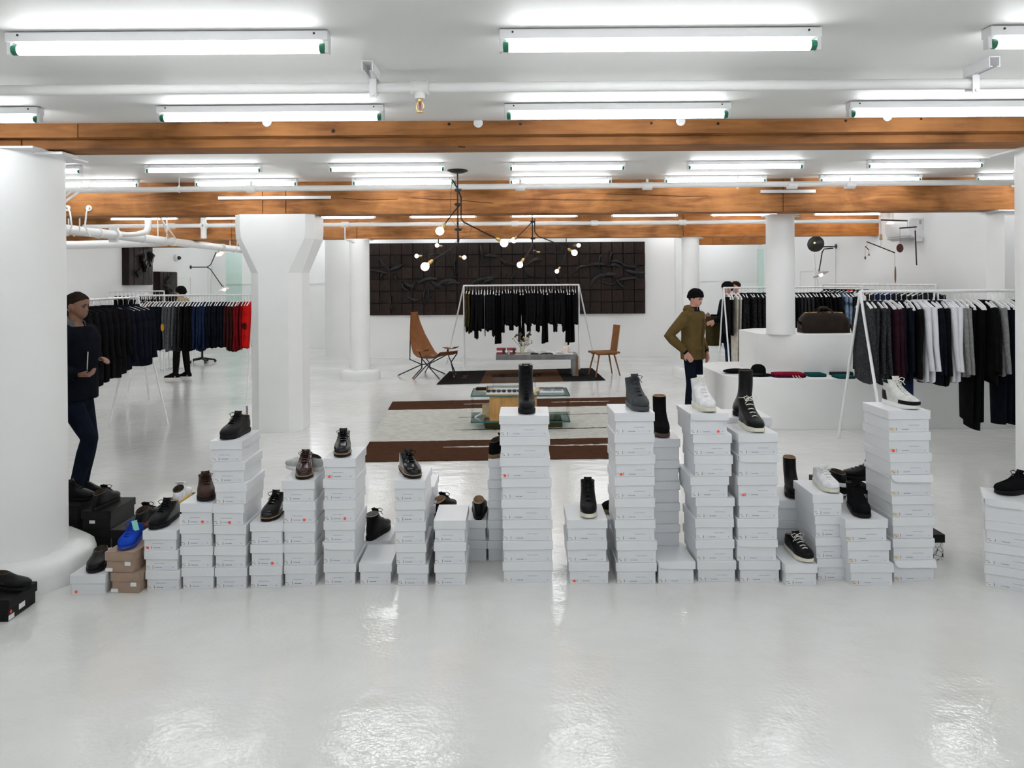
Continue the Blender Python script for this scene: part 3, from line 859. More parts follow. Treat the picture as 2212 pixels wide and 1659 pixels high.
# ================================================================== SHOES
def resample(pts, n):
    """Catmull-Rom through the points, n samples"""
    P = [Vector(p) for p in pts]; out = []
    for i in range(n):
        t = i / (n - 1) * (len(P) - 1); k = min(int(t), len(P) - 2); f = t - k
        p0, p1, p2, p3 = P[max(k - 1, 0)], P[k], P[k + 1], P[min(k + 2, len(P) - 1)]
        out.append(0.5 * ((2 * p1) + (p2 - p0) * f + (2 * p0 - 5 * p1 + 4 * p2 - p3) * f * f + (3 * p1 - p0 - 3 * p2 + p3) * f ** 3))
    return out
STYLES = {
    # front profile (toe to collar), heel profile, ankle half width, toe squareness
    'derby': ([(.290, .024), (.300, .036), (.290, .054), (.258, .068), (.215, .082), (.175, .104), (.142, .120), (.124, .127)], [(0, .024), (-.006, .045), (-.004, .072), (.004, .092), (.010, .102)], .037, .55),
    'loafer': ([(.285, .022), (.296, .034), (.285, .050), (.250, .058), (.210, .066), (.175, .078), (.155, .084)], [(0, .022), (-.005, .045), (0, .065), (.008, .078)], .038, .55),
    'low': ([(.288, .026), (.298, .038), (.288, .056), (.255, .066), (.215, .078), (.175, .094), (.140, .108), (.118, .116)], [(0, .026), (-.005, .05), (-.002, .072), (.008, .088)], .036, .5),
    'mid': ([(.288, .026), (.298, .04), (.286, .058), (.25, .07), (.21, .085), (.17, .105), (.138, .128), (.120, .15), (.112, .165)], [(0, .026), (-.005, .06), (.002, .1), (.006, .14), (.004, .155)], .042, .5),
    'high': ([(.288, .030), (.298, .044), (.286, .062), (.25, .075), (.21, .092), (.172, .115), (.145, .145), (.130, .175), (.120, .192)], [(0, .030), (-.005, .06), (.006, .1), (.010, .14), (.004, .170)], .044, .5),
    'boot': ([(.290, .030), (.302, .046), (.288, .068), (.25, .080), (.205, .096), (.165, .120), (.142, .155), (.134, .20), (.132, .25)], [(0, .030), (-.004, .07), (.010, .12), (.012, .17), (.006, .25)], .045, .5),
    'tall': ([(.290, .030), (.302, .046), (.288, .068), (.25, .080), (.205, .096), (.165, .122), (.145, .165), (.138, .22), (.135, .285)], [(0, .030), (-.004, .07), (.010, .12), (.012, .18), (.006, .285)], .046, .5),
}
def width_tab(u): return lerp_tab([(0, .60), (.2, .66), (.4, .70), (.55, .80), (.72, 1.0), (.85, .98), (1, .80)], u)
def shoe_mesh(style, hw=.054, upper=None, lining=None):
    fr, he, ank, sq = STYLES[style]
    n = 15; m = 30
    A = resample(fr, n); B = resample(he, n)
    rings = []
    for i in range(n):
        t = i / (n - 1)
        ring = []
        k = min(1, max(0, (t - .25) / .6)); k = k * k * (3 - 2 * k)
        for j in range(m):
            ph = 2 * PI * j / m
            u = (1 + math.cos(ph)) / 2
            x = B[i].x + (A[i].x - B[i].x) * u; z = B[i].y + (A[i].y - B[i].y) * u
            sn = math.sin(ph)
            lowp = hw * width_tab(u) * (1.04 if t > .1 else 1.0)
            yl = (1 - k) * lowp + k * ank * (.86 + .14 * math.sin(PI * u))
            ex = sq * (1 - k) + .75 * k
            ring.append(Vector((x, math.copysign(abs(sn) ** ex, sn) * yl, z)))
        rings.append(ring)
    mb = MB()
    mb.rings(rings, True, False)
    mb.cur = 1
    top = rings[-1]; c = sum(top, Vector()) / m
    inn = [[c + (p - c) * q + Vector((0, 0, dz)) for p in top] for q, dz in ((1.0, 0), (.90, .003), (.87, -.012), (.84, -.035))]
    mb.rings(inn, False, True)
    return mb.mesh('upper', [upper, lining], 70), A, B
def sole_mesh(z1, grow, m_, hw=.054, z0=0.0, L=.292, heel=None):
    m = 30; rings = []
    for z, g in ((z0, grow - .002), (z0 + (z1 - z0) * .3, grow), (z1 - (z1 - z0) * .15, grow), (z1, grow - .0015)):
        r = []
        for j in range(m):
            ph = 2 * PI * j / m; u = (1 + math.cos(ph)) / 2; sn = math.sin(ph)
            x = -.004 + L * u + math.cos(ph) * g
            y = math.copysign(abs(sn) ** .5, sn) * (hw * width_tab(u) + g)
            lift = .010 * max(0, (u - .72) / .28) ** 2 if z == z0 else 0
            r.append(Vector((x, y, z + lift)))
        rings.append(r)
    mb = MB().rings(rings)
    return mb.mesh('sole', m_, 50)
SHOEC = {}
def shoe(label, px, key, style, upper, sole_m, heading, group='shoes displayed on the box stacks', laces=None, lining=None, sole_h=None, welt=None, ydepth=None, bow=True, extra=None, world=None, eyelets=6, size=1.0, parts=None, toecap=None):
    lining = lining or mat('dark_lining', (.05, .035, .025), .8)
    sh = sole_h or STYLES[style][0][0][1]
    k = (style, upper.name, sole_m.name, laces.name if laces else '', lining.name, welt.name if welt else '', bow, eyelets, toecap.name if toecap else '')
    if k not in SHOEC:
        um, A, B = shoe_mesh(style, upper=upper, lining=lining)
        d = {'upper': um}
        if welt:
            d['sole'] = sole_mesh(sh - .007, .004, sole_m); d['welt'] = sole_mesh(sh + .001, .0065, welt, z0=sh - .007)
        else:
            d['sole'] = sole_mesh(sh + .002, .0045, sole_m)
        if style in ('derby', 'loafer'):
            d['heel'] = None
        if laces:
            lm = MB(); n = len(A)
            lo, hi = {'derby': (.62, .95), 'low': (.52, .97), 'mid': (.5, .97), 'high': (.5, .98), 'boot': (.5, .97), 'tall': (.45, .97), 'loafer': (.6, .9)}[style]
            w0 = .026
            AA = resample([tuple(p[:2]) for p in A], 60)
            for e in range(eyelets):
                t = lo + (hi - lo) * e / (eyelets - 1)
                i = min(58, int(t * 59)); p = AA[i]; tg = (AA[min(59, i + 1)] - AA[max(0, i - 1)]); nx, nz = tg.y, -tg.x
                L = math.hypot(nx, nz) or 1; nx, nz = nx / L, nz / L
                if nz < 0 and nx < 0: nx, nz = -nx, -nz
                ww = w0 - .006 * e / eyelets
                pts = []
                for q in range(7):
                    s = -1 + 2 * q / 6
                    off = .004 - .016 * s * s * (ww / .026)
                    pts.append((p.x + nx * off, s * ww, p.y + nz * off))
                lm.tube(pts, (.0032), 6)
            if bow:
                p = AA[min(58, int(hi * 59))]
                for s in (-1, 1):
                    lm.tube([(p.x + .006, 0, p.y + .004), (p.x + .02, s * .02, p.y + .018), (p.x + .018, s * .042, p.y + .008), (p.x + .022, s * .03, p.y - .008), (p.x + .01, s * .006, p.y + .002)], .0024, 6)
                    lm.tube([(p.x + .008, 0, p.y + .004), (p.x + .03, s * .018, p.y - .008), (p.x + .03, s * .036, p.y - .028)], .0022, 6)
            d['laces'] = lm.mesh('laces', laces, 60)
            # tongue: rises behind the laces
            rows = []
            for q in range(5):
                f = q / 4; i = int((hi - .12 + .12 * f) * 59); p = AA[min(59, i)]
                ex = Vector((-.004 - .004 * f, 0, .003 + .020 * f * f))
                wv = .020 + .004 * f
                rows.append([(p.x + ex.x - .006 * (j * j), j * wv, p.y + ex.z) for j in (-1, -.5, 0, .5, 1)])
            d['tongue'] = MB().sheet(rows, .005).mesh('tongue', upper, 60)
            # eyestays: the two facings
            fm = MB()
            for s in (-1, 1):
                rows = []
                for q in range(7):
                    t = lo - .03 + (hi - lo + .03) * q / 6
                    i = min(59, int(t * 59)); p = AA[i]
                    i2 = min(59, i + 1); tg = AA[i2] - AA[max(0, i - 1)]; nx, nz = tg.y, -tg.x; L = math.hypot(nx, nz) or 1; nx /= L; nz /= L
                    if nz < 0 and nx < 0: nx, nz = -nx, -nz
                    ww = w0 - .006 * q / 6
                    r_ = []
                    for g in (.45, .8, 1.1, 1.3):
                        y = s * ww * g; off = .0022 - .016 * g * g * (ww / .026)
                        r_.append((p.x + nx * off, y, p.y + nz * off))
                    rows.append(r_)
                fm.sheet(rows, .003)
            d['eyestay'] = fm.mesh('eyestay', toecap or upper, 60)
        if toecap:
            fr = resample([tuple(p[:2]) for p in A], 40)
            # contrasting overlays: toe bumper, heel counter and collar band
            tm = MB(); hw = .054
            def ring_part(u0, u1, t0, t1, out=.0025):
                rows = []
                for a in range(5):
                    t = t0 + (t1 - t0) * a / 4; i = t * (len(A) - 1); i0 = min(int(i), len(A) - 2); f = i - i0
                    Fp = A[i0].lerp(A[i0 + 1], f); Hp = B[i0].lerp(B[i0 + 1], f)
                    kk = min(1, max(0, (t - .25) / .6)); kk = kk * kk * (3 - 2 * kk)
                    r_ = []
                    for b in range(15):
                        ph = u0 + (u1 - u0) * b / 14
                        u = (1 + math.cos(ph)) / 2; sn = math.sin(ph)
                        lowp = hw * width_tab(u) * 1.04; ank = STYLES[style][2]
                        yl = (1 - kk) * lowp + kk * ank * (.86 + .14 * math.sin(PI * u)); ex = STYLES[style][3] * (1 - kk) + .75 * kk
                        r_.append((Hp.x + (Fp.x - Hp.x) * u + math.cos(ph) * out, math.copysign(abs(sn) ** ex, sn) * (yl + out), Hp.y + (Fp.y - Hp.y) * u + .001))
                    rows.append(r_)
                tm.sheet(rows, .002)
            ring_part(-1.25, 1.25, .03, .20); ring_part(PI - 1.0, PI + 1.0, .05, .45); ring_part(PI - 1.9, PI + 1.9, .78, .98)
            d['overlay'] = tm.mesh('overlay', toecap, 60)
        SHOEC[k] = d
    d = SHOEC[k]
    if world is not None:
        loc, rz = world
    else:
        sx, sy, sz, sw, sd = STACK_TOP[key]
        y = ydepth if ydepth is not None else sy + .155
        u, v = ray(px, 607)
        c = Vector((u * y, y, sz))
        rz = math.radians(heading)
        dirv = Vector((math.cos(rz), math.sin(rz), 0))
        loc = c - dirv * .145 * size
    t = thing('shoe', label, 'shoe', loc, rz, group)
    t.scale = (size, size, size)
    for nm in ('upper', 'sole', 'welt', 'laces', 'tongue', 'eyestay', 'overlay'):
        if d.get(nm): put(nm, d[nm], t)
    return t
LTH = lambda n, c, r=.32, coat=0.0: mat(n, c, r, var=.15, scale=25, bump=.15, bscale=45, coat=coat, spec=.13)
m_blk = LTH('black_leather', (.007, .007, .008), .35)
m_pat = mat('patent_black', (.005, .005, .006), .10, var=.1, coat=.25, spec=.25, bump=.25, bscale=22)
m_bur = mat('patent_burgundy', (.028, .008, .008), .12, var=.15, coat=.25, spec=.25, bump=.25, bscale=22)
m_brn = LTH('brown_leather', (.045, .022, .016), .35)
m_sue = fabric('black_suede', (.008, .008, .009))
m_gry = LTH('grey_leather', (.045, .050, .055), .5)
m_wht = LTH('white_leather', (.78, .78, .80), .4)
m_blu = fabric('blue_suede', (.015, .06, .42))
m_crm = mat('cream_rubber', (.72, .70, .58), .55, var=.04)
m_whs = mat('white_rubber', (.80, .80, .78), .5, var=.03)
m_blks = mat('black_rubber', (.008, .008, .009), .6, spec=.2)
m_grys = mat('grey_rubber', (.05, .055, .06), .6)
m_tansole = mat('tan_crepe', (.17, .105, .045), .7)
m_yels = mat('yellow_rubber', (.62, .38, .03), .5)
m_bursole = mat('burgundy_rubber', (.10, .008, .015), .5)
m_blusole = mat('blue_rubber', (.012, .05, .36), .5)
m_weltt = mat('tan_welt', (.30, .19, .10), .55)
m_lw = fabric('white_lace', (.75, .74, .68)); m_lb = fabric('black_lace', (.01, .01, .011)); m_lg = fabric('grey_lace', (.04, .045, .05)); m_lblu = fabric('blue_lace', (.015, .05, .35)); m_lbr = fabric('brown_lace', (.035, .018, .013))
m_tanlin = mat('tan_lining', (.34, .22, .13), .7)
m_crlin = mat('cream_lining', (.62, .56, .45), .8)
shoe('black slip-on loafer on the low white box by the column', 209, 'S0', 'loafer', m_blk, m_blks, -72)
sn = shoe('cobalt blue suede sneaker with a pale green tag', 281, 'S1', 'low', m_blu, m_blusole, -84, laces=m_lblu, size=.96)
tg = put('tag_card', MB().bbox((-.018, -.001, -.065), (.018, .001, 0)).mesh('tag_card', [mat('mint_card', (.30, .72, .58), .5)]), sn, (.165, .022, .150), (0, -.25, 1.45)); tg['label'] = 'mint green hang tag'
shoe('matte black plain derby on the three-box stack beside the brown boxes', 353, 'S2', 'derby', m_blk, m_blks, -93, laces=m_lb, lining=m_tanlin)
shoe('dark brown derby with brown laces and tassel ends', 441, 'S3', 'derby', m_brn, m_blks, -65, laces=m_lbr)
sh4 = shoe('black grained derby with a small grey tag at the heel', 508, 'S4', 'derby', m_blk, m_blks, -99, laces=m_lb, lining=m_tanlin)
o = put('tag_card', MB().bbox((-.010, -.001, 0), (.010, .001, .07)).mesh('tag_card', mat('grey_card', (.32, .32, .31), .6)), sh4, (.01, 0, .09), (0, 0, 1.2)); o['label'] = 'small grey heel tag'
shoe('shiny black derby with tan welt on the three-box stack', 590, 'S5', 'derby', m_pat, m_blks, -94, laces=m_lb, welt=m_weltt)
shoe('shiny burgundy derby with tan welt', 657, 'S6', 'derby', m_bur, m_blks, -80, laces=m_lbr, welt=m_weltt)
shoe('pale grey shoe half hidden behind the burgundy derby', 655, 'S6', 'low', LTH('pale_grey_leather', (.45, .46, .46), .5), m_whs, 160, ydepth=STACK_TOP['S6'][1] + .27, size=.9, laces=m_lw)
shoe('shiny black derby with tan welt on the six-box stack', 739, 'S7', 'derby', m_pat, m_blks, -81, laces=m_lb, welt=m_weltt)
shoe('black lace-up boot seen from behind on the low rear box', 813, 'B8', 'mid', m_blk, m_blks, 75, laces=m_lb, ydepth=STACK_TOP['B8'][1] + .14, lining=mat('grey_lining', (.3, .3, .28), .8))
shoe('shiny black derby with tan welt on the five-box stack', 881, 'S9', 'derby', m_pat, m_blks, -64, laces=m_lb, welt=m_weltt)
shoe('black derby half hidden behind the bare-topped stack', 956, 'B10', 'derby', m_blk, m_blks, 70, laces=m_lb, lining=m_tanlin)
shoe('black slip-on shoe with its heel towards the front row', 1032, 'B10b', 'derby', m_blk, m_blks, 90, lining=m_tanlin)
shoe('black suede shoe on tan crepe sole behind the boot stack', 1085, 'B11', 'derby', m_sue, m_tansole, 55, laces=m_lb)
shoe('tall black lace-up leather boot on the eight-box stack', 1135, 'S12', 'tall', m_blk, m_blks, -89, laces=m_lb, eyelets=9, lining=mat('pale_lining', (.35, .33, .3), .8), ydepth=STACK_TOP['S12'][1] + .175)
shoe('black high-top sneaker with cream sole on three boxes', 1267, 'S13', 'high', m_blk, m_crm, -94, laces=m_lb)
shoe('black ankle boot mostly hidden behind the grey high-top stack', 1345, 'B13', 'boot', m_sue, m_tansole, 190)
shoe('all grey leather high-top sneaker', 1373, 'S14', 'high', m_gry, m_grys, -80, laces=m_lg)
shoe('black suede ankle boot with brown sole', 1425, 'B14', 'boot', m_sue, mat('brown_rubber', (.085, .045, .03), .6), -95, lining=m_tanlin, size=.97)
shoe('white leather high-top sneaker with cream sole', 1516, 'S16', 'high', m_wht, m_crm, -84, laces=m_lw, lining=m_crlin)
shoe('black leather high-top sneaker with white laces and cream sole', 1619, 'S17', 'high', m_blk, m_crm, -85, laces=m_lw, lining=m_crlin)
shoe('tall black zipped leather boot turned towards the left', 1604, 'B17', 'tall', m_blk, m_blks, -120)
shoe('plain black ankle boot with tan lining', 1706, 'B18', 'boot', m_blk, m_blks, -102, lining=m_tanlin, size=.93)
shoe('black low sneaker with white laces and cream sole', 1720, 'S18', 'low', m_blk, m_crm, -84, laces=m_lw, lining=m_tanlin)
shoe('white low leather sneaker with cream sole', 1779, 'S19', 'low', m_wht, m_crm, -90, laces=m_lw, lining=m_tanlin)
shoe('black suede mid-top sneaker with black sole', 1849, 'S20', 'mid', m_sue, m_blks, -98, laces=m_lb)
shoe('black and white panelled high-top sneaker with white laces', 1943, 'S21', 'mid', LTH('offwhite_leather', (.62, .63, .60), .4), m_whs, -80, laces=m_lw, toecap=m_blk, lining=m_sue)
shoe('black canvas sneaker on the turned stack at the edge', 2192, 'S22', 'low', m_sue, m_blks, -165, laces=m_lb, ydepth=STACK_TOP['S22'][1] + .17)
shoe('black leather slip-on with white sole on the patterned box', 1797, 'P1', 'loafer', m_blk, m_whs, 95, ydepth=STACK_TOP['P1'][1] + .12)
shoe('black low sneaker on the black-lidded patterned boxes', 1868, 'P1', 'low', m_blk, m_blks, 170, laces=m_lb, ydepth=STACK_TOP['P1'][1] + .16)
shoe('black shoe on the single black box before the plinth', 12, 'K0', 'loafer', m_blk, m_blks, -12, ydepth=STACK_TOP['K0'][1] + .17)
shoe('black derby on the black boxes closest to the column', 158, 'K1', 'derby', m_blk, m_blks, -8, laces=m_lb)
shoe('plain black derby on the middle black boxes', 226, 'K2', 'derby', m_blk, m_blks, 90, laces=m_lb)
shoe('black sneaker with thick burgundy sole', 316, 'K3', 'low', m_blk, m_bursole, 92, laces=m_lb, ydepth=STACK_TOP['K3'][1] + .17)
shoe('white sneaker with mustard yellow sole and speckled laces', 389, 'K4', 'low', m_wht, m_yels, 100, laces=m_lw, ydepth=STACK_TOP['K4'][1] + .17)

# ================================================================== RACKS, HANGERS AND GARMENTS
def rack(label, P0, P1, h, spread=.5, r=.014, tip=.0, ends=(1, 1), back_only=False, splay=None):
    """white A-frame clothes rail from P0 to P1 (x, y)"""
    a = Vector((P0[0], P0[1], 0)); b = Vector((P1[0], P1[1], 0))
    d = (b - a).normalized(); nrm = Vector((-d.y, d.x, 0))
    t = thing('clothes_rack', label, 'clothes rack', ((a + b) / 2))
    o = (a + b) / 2
    obj('rail', MB().tube([a - o + Vector((0, 0, h)), b - o + Vector((0, 0, h))], r, 10), M_METALW, t, smooth=40)
    for e, P, s in ((0, a, -1), (1, b, 1)):
        if not ends[e]: continue
        for k in (-1, 1):
            f = P + nrm * k * spread + d * s * tip
            if splay and k == splay[0]: f = P + nrm * k * spread * splay[1] + d * s * splay[2]
            elif splay: f = P + nrm * k * .05
            obj('leg', MB().tube([P - o + Vector((0, 0, h + .004)), f - o + Vector((0, 0, .0))], r * .95, 8), M_METALW, t, smooth=40)
    return (a, b, d, h)
def hanger_mesh():
    m = MB()
    pts = [(0, .0, .018), (0, .018, .012), (0, .02, -.004), (0, .004, -.02), (0, 0, -.032), (0, 0, -.085)]
    pts = [(0, -.016, .004)] + [(0, -.010, .016)] + pts
    m.tube(pts, .0022, 6)
    m.cur = 1
    rows = []
    for q in range(9):
        s = -1 + 2 * q / 8
        z = -.082 - .075 * abs(s) ** 1.3
        hgt = .020 + .016 * abs(s)
        rows.append([Vector((x, s * .205, z + zz)) for x, zz in ((-.006 - .008 * abs(s), -hgt), (.006 + .008 * abs(s), -hgt), (.005, 0), (-.005, 0))])
    m.rings(rows)
    return m.mesh('hanger', [M_CHROME, M_METALW], 50)
HANG = hanger_mesh()
def hanger(P, rz, label, group):
    t = put('hanger', HANG, None, P, (0, 0, rz))
    return tag(t, label, 'hanger', group)
GARC = {}
def garment_meshes(kind, m, seed):
    k = (kind, m.name, seed)
    if k in GARC: return GARC[k]
    rn = random.Random(str(k))
    d = {}
    L, th, slv = {'sweater': (.70, .036, .62), 'coat': (1.00, .052, .66), 'jacket': (.80, .046, .64), 'shirt': (.84, .026, .66), 'tee': (.74, .02, .24), 'blazer': (.80, .04, .64)}.get(kind, (.7, .03, .6))
    if kind in ('trousers', 'longtrousers'):
        L = 1.12 if kind == 'longtrousers' else .62
        hw = .20 if kind == 'longtrousers' else .19
        rings = []
        n = 22; ph = rn.uniform(0, 6)
        for i in range(9):
            z = -.16 - L * i / 8; w = hw * (1 - .32 * i / 8 if kind == 'longtrousers' else 1); tx = .022 + .004 * math.sin(i)
            rings.append([Vector((tx * math.sin(2 * PI * j / n) * (1 + .15 * math.sin(3 * 2 * PI * j / n + ph)), w * math.cos(2 * PI * j / n), z + .012 * math.sin(ph + 2 * PI * j / n))) for j in range(n)])
        d['body'] = MB().rings(rings).mesh('cloth', m, 60)
        d['waist'] = MB().rings([[Vector((.026 * math.sin(2 * PI * j / n), (hw + .004) * math.cos(2 * PI * j / n), -.155 - q)) for j in range(n)] for q in (0, .04)]).mesh('waistband', m, 60)
    else:
        n = 28; rings = []; ph = rn.uniform(0, 6)
        prof = [(-.100, .055, .016), (-.112, .075, .024), (-.128, .115, .03), (-.150, .165, .034), (-.172, .200, .036), (-.215, .222, th), (-.32, .225, th * 1.05), (-.10 - L * .6, .222, th * 1.1), (-.10 - L * .85, .225, th * 1.15), (-.10 - L, .222, th * 1.1)]
        for i, (z, w, tx) in enumerate(prof):
            f = i / (len(prof) - 1)
            ring = []
            for j in range(n):
                a = 2 * PI * j / n
                fold = 1 + .35 * f * math.sin(5 * a + ph) + .2 * f * math.sin(9 * a + 2 * ph)
                ring.append(Vector((tx * math.copysign(abs(math.sin(a)) ** .8, math.sin(a)) * fold, w * math.copysign(abs(math.cos(a)) ** .8, math.cos(a)), z + .015 * f * math.sin(2 * a + ph))))
            rings.append(ring)
        d['body'] = MB().rings(rings).mesh('cloth', m, 60)
        sm = []
        for s in (-1, 1):
            pts = []; rad = []
            dx = rn.uniform(-.02, .02)
            for q in range(8):
                f = q / 7
                pts.append((dx * f + .008 * math.sin(5 * f + ph), s * (.190 + .055 * math.sin(f * 1.6) + .008 * math.sin(7 * f)), -.165 - slv * f))
                rad.append((.050 - .016 * f + .004 * math.sin(11 * f + ph), .040 - .014 * f))
            sm.append(MB().tube(pts, rad, 12, flat=(0, 1, 0)).mesh('sleeve', m, 60))
        d['sleeves'] = sm
        if kind in ('coat', 'jacket', 'shirt', 'blazer'):
            rows = []
            for q in range(9):
                a = PI * q / 8 * 2
                rows.append([(.026 * math.sin(a) * w_, .062 * math.cos(a) * w_, z) for w_, z in ((1.1, -.118), (1.0, -.095), (1.12, -.085), (1.25, -.108))])
            d['collar'] = MB().sheet(rows, .004).mesh('collar', m, 60)
    GARC[k] = d
    return d
def garment(P, rz, kind, m, label, group, seed=0, name=None, cat=None, sx=1.0, sz=1.0, drop=0.0):
    nm = name or {'sweater': 'sweater', 'coat': 'coat', 'jacket': 'jacket', 'shirt': 'shirt', 'tee': 't_shirt', 'trousers': 'trousers', 'longtrousers': 'trousers', 'blazer': 'blazer'}[kind]
    t = thing(nm, label, cat or nm.replace('_', '-'), (P[0], P[1], P[2] - drop), rz, group)
    t.scale = (sx, 1, sz)
    d = garment_meshes(kind, m, seed)
    put('cloth', d['body'], t)
    for s in d.get('sleeves', []): put('sleeve', s, t)
    if 'collar' in d: put('collar', d['collar'], t)
    if 'waist' in d: put('waistband', d['waist'], t)
    return t
def hang_row(rk, f0, f1, items, hgroup, hlabel, turn=.0, turnj=.12, rise=.0):
    """items: list of (kind, material, label, group, seed-range)"""
    a, b, d, h = rk
    base = math.atan2(d.y, d.x)
    n = len(items)
    gap = (b - a).length * (f1 - f0) / n
    for i, it in enumerate(items):
        f = f0 + (f1 - f0) * (i + .5) / n
        P = a.lerp(b, f) + Vector((0, 0, h - .006))
        rz = base + turn + R.uniform(-turnj, turnj)
        kind, m, lab, g = it[:4]
        hl = 'white hanger holding the ' + lab
        hanger(P, rz, ' '.join(hl.split()[:16]), hgroup)
        o = garment(P, rz, kind, m, lab, g, R.randint(0, 2), sx=min(1.0, gap / (2.3 * {'sweater': .036, 'coat': .052, 'jacket': .046, 'shirt': .034, 'tee': .03, 'blazer': .04}.get(kind, .024))) * (it[4] if len(it) > 4 else 1.0), sz=it[5] * R.uniform(.97, 1.04) if len(it) > 5 else R.uniform(.95, 1.05))
G = lambda n, c: fabric('cloth_' + n, c)
g_black = G('black', (.008, .008, .009)); g_navyb = G('navy_black', (.008, .010, .016)); g_char = fabric('cloth_charcoal', (.035, .037, .040), .5, 60)
g_brown = G('brown', (.055, .024, .014)); g_grey = fabric('cloth_grey', (.085, .09, .098), .25, 40); g_dgrey = fabric('cloth_dark_grey', (.03, .031, .033), .3, 40)
g_navy = G('navy', (.014, .024, .058)); g_mar = G('maroon', (.045, .012, .012)); g_crim = G('crimson', (.17, .008, .012)); g_red = G('red', (.55, .012, .010))
g_white = fabric('cloth_white', (.74, .75, .79), .03); g_lgrey = fabric('cloth_light_grey', (.22, .22, .22), .2, 50); g_khaki = G('khaki', (.30, .25, .14)); g_plum = G('plum', (.028, .010, .016)); g_denim = fabric('cloth_denim', (.016, .03, .06), .5, 20)
g_wdenim = fabric('cloth_washed_denim', (.12, .17, .24), .9, 9); g_olive = G('olive_drab', (.045, .036, .014)); g_cream = G('cream', (.55, .52, .44))
g_flan = fabric('cloth_dark_flannel', (.018, .018, .019), .6, 30)
# --- left rack of sweaters
yL1 = 11.5
aL, bL = W(297, 700, yL1), W(548, 700, yL1)
rk = rack('white clothes rack of sweaters running behind the flared column', (aL.x, yL1), (bL.x, yL1), 1.655, .34, tip=.0)
LG = 'knitwear on the sweater rack'
seq = [('jacket', g_dgrey, 'charcoal jacket at the brown end of the sweater rack')] * 2 + [('sweater', g_brown, 'brown sweater beside the charcoal jackets')] * 3 + [('sweater', g_navyb, 'near-black sweater between the brown and grey ones')] * 4 \
    + [('sweater', g_grey, 'grey sweater with a mustard elbow patch')] + [('sweater', g_grey, 'plain grey sweater on the sweater rack')] * 3 + [('sweater', g_dgrey, 'dark grey sweater beside the plain grey ones')] * 2 \
    + [('sweater', g_black, 'black sweater between the grey and blue ones')] * 4 + [('sweater', g_navy, 'navy blue sweater on the sweater rack')] * 4 + [('sweater', g_navyb, 'near-black navy sweater beside the maroon ones')] * 6 \
    + [('sweater', g_mar, 'maroon sweater on the sweater rack')] * 3 + [('sweater', g_crim, 'crimson sweater next to the bright red ones')] * 3 + [('sweater', g_red, 'bright red sweater at the column end of the rack')] * 2
hang_row(rk, .02, .985, [(k, m, l, LG + ': ' + l, 1.2) for k, m, l in seq], 'hangers on the sweater rack', 'white hanger on the sweater rack behind the column', turn=.10, turnj=.06)
m_must = fabric('mustard_patch', (.55, .27, .03))
for o in list(bpy.data.objects):
    if o.get('label') == 'grey sweater with a mustard elbow patch':
        put('elbow_patch', MB().ball((0, -.262, -.47), (.038, .012, .065), 14, 8).mesh('elbow_patch', m_must, 60), o)
    if o.get('label', '').startswith('bright red sweater') and not any(c.name.startswith('elbow') for c in o.children):
        put('elbow_patch', MB().ball((0, -.262, -.47), (.030, .012, .055), 14, 8).mesh('elbow_patch', g_mar, 60), o)
# --- left rack of coats (receding)
rk = rack('white clothes rack of dark coats next to the man in navy', (-4.47, 7.25), (-4.84, 9.7), 1.665, .36)
seq = [('coat', g_black, 'long black coat on the coat rack')] * 5 + [('coat', g_black, 'long black coat on the coat rack')] * 3 + [('jacket', g_navyb, 'short dark jacket at the far end of the coat rack')] * 5
hang_row(rk, .03, .97, [(k, m, l, 'coats on the coat rack' if 'black coat' in l else l, 1.0, .80 if k == 'coat' else .92) for k, m, l in seq], 'hangers on the coat rack', 'white hanger holding a coat on the coat rack', turn=0, turnj=.08)
# --- far left rack
rk = rack('far white clothes rack along the left wall below the small reliefs', (W(245, 700, 15.4).x, 15.2), (W(355, 700, 15.6).x, 15.6), 1.68, .3)
hang_row(rk, .1, .95, [('jacket', g_black, 'black jacket on the far rack by the left wall', 'jackets on the far left rack')] * 12, 'hangers on the far left rack', 'white hanger on the far rack by the left wall', turnj=.06)
# --- centre rack, all black
yM = 15.5
aM, bM = W(1002, 617, yM), W(1250, 614, yM)
hM = aM.z
rk = rack('white clothes rack of black garments before the dark relief', (aM.x, yM), (bM.x, yM), hM, .5, r=.018, splay=(1, 2.6, .48))
seq = []
for i in range(38):
    if i == 6: seq.append(('longtrousers', g_white, 'single white garment among the black ones', 'white piece on the black rack', .55, .82))
    elif i in (0, 1): seq.append(('shirt', g_olive, 'dark olive shirt at the end of the black rack', 'olive shirts on the black rack', 1, 1.0))
    elif i in (10, 11, 18, 19, 26, 27, 34, 35, 36): seq.append(('longtrousers', g_black, 'long black trousers on the rack before the dark relief', 'long black trousers on the centre rack', 1.5, .92))
    else: seq.append(('sweater' if i % 3 else 'shirt', g_black, 'black top on the rack before the dark relief', 'black tops on the centre rack', 1.4, 1.12 if i < 10 else 1.0))
hang_row(rk, .015, .985, seq, 'hangers on the black rack', 'white hanger on the rack of black garments', turnj=.1)
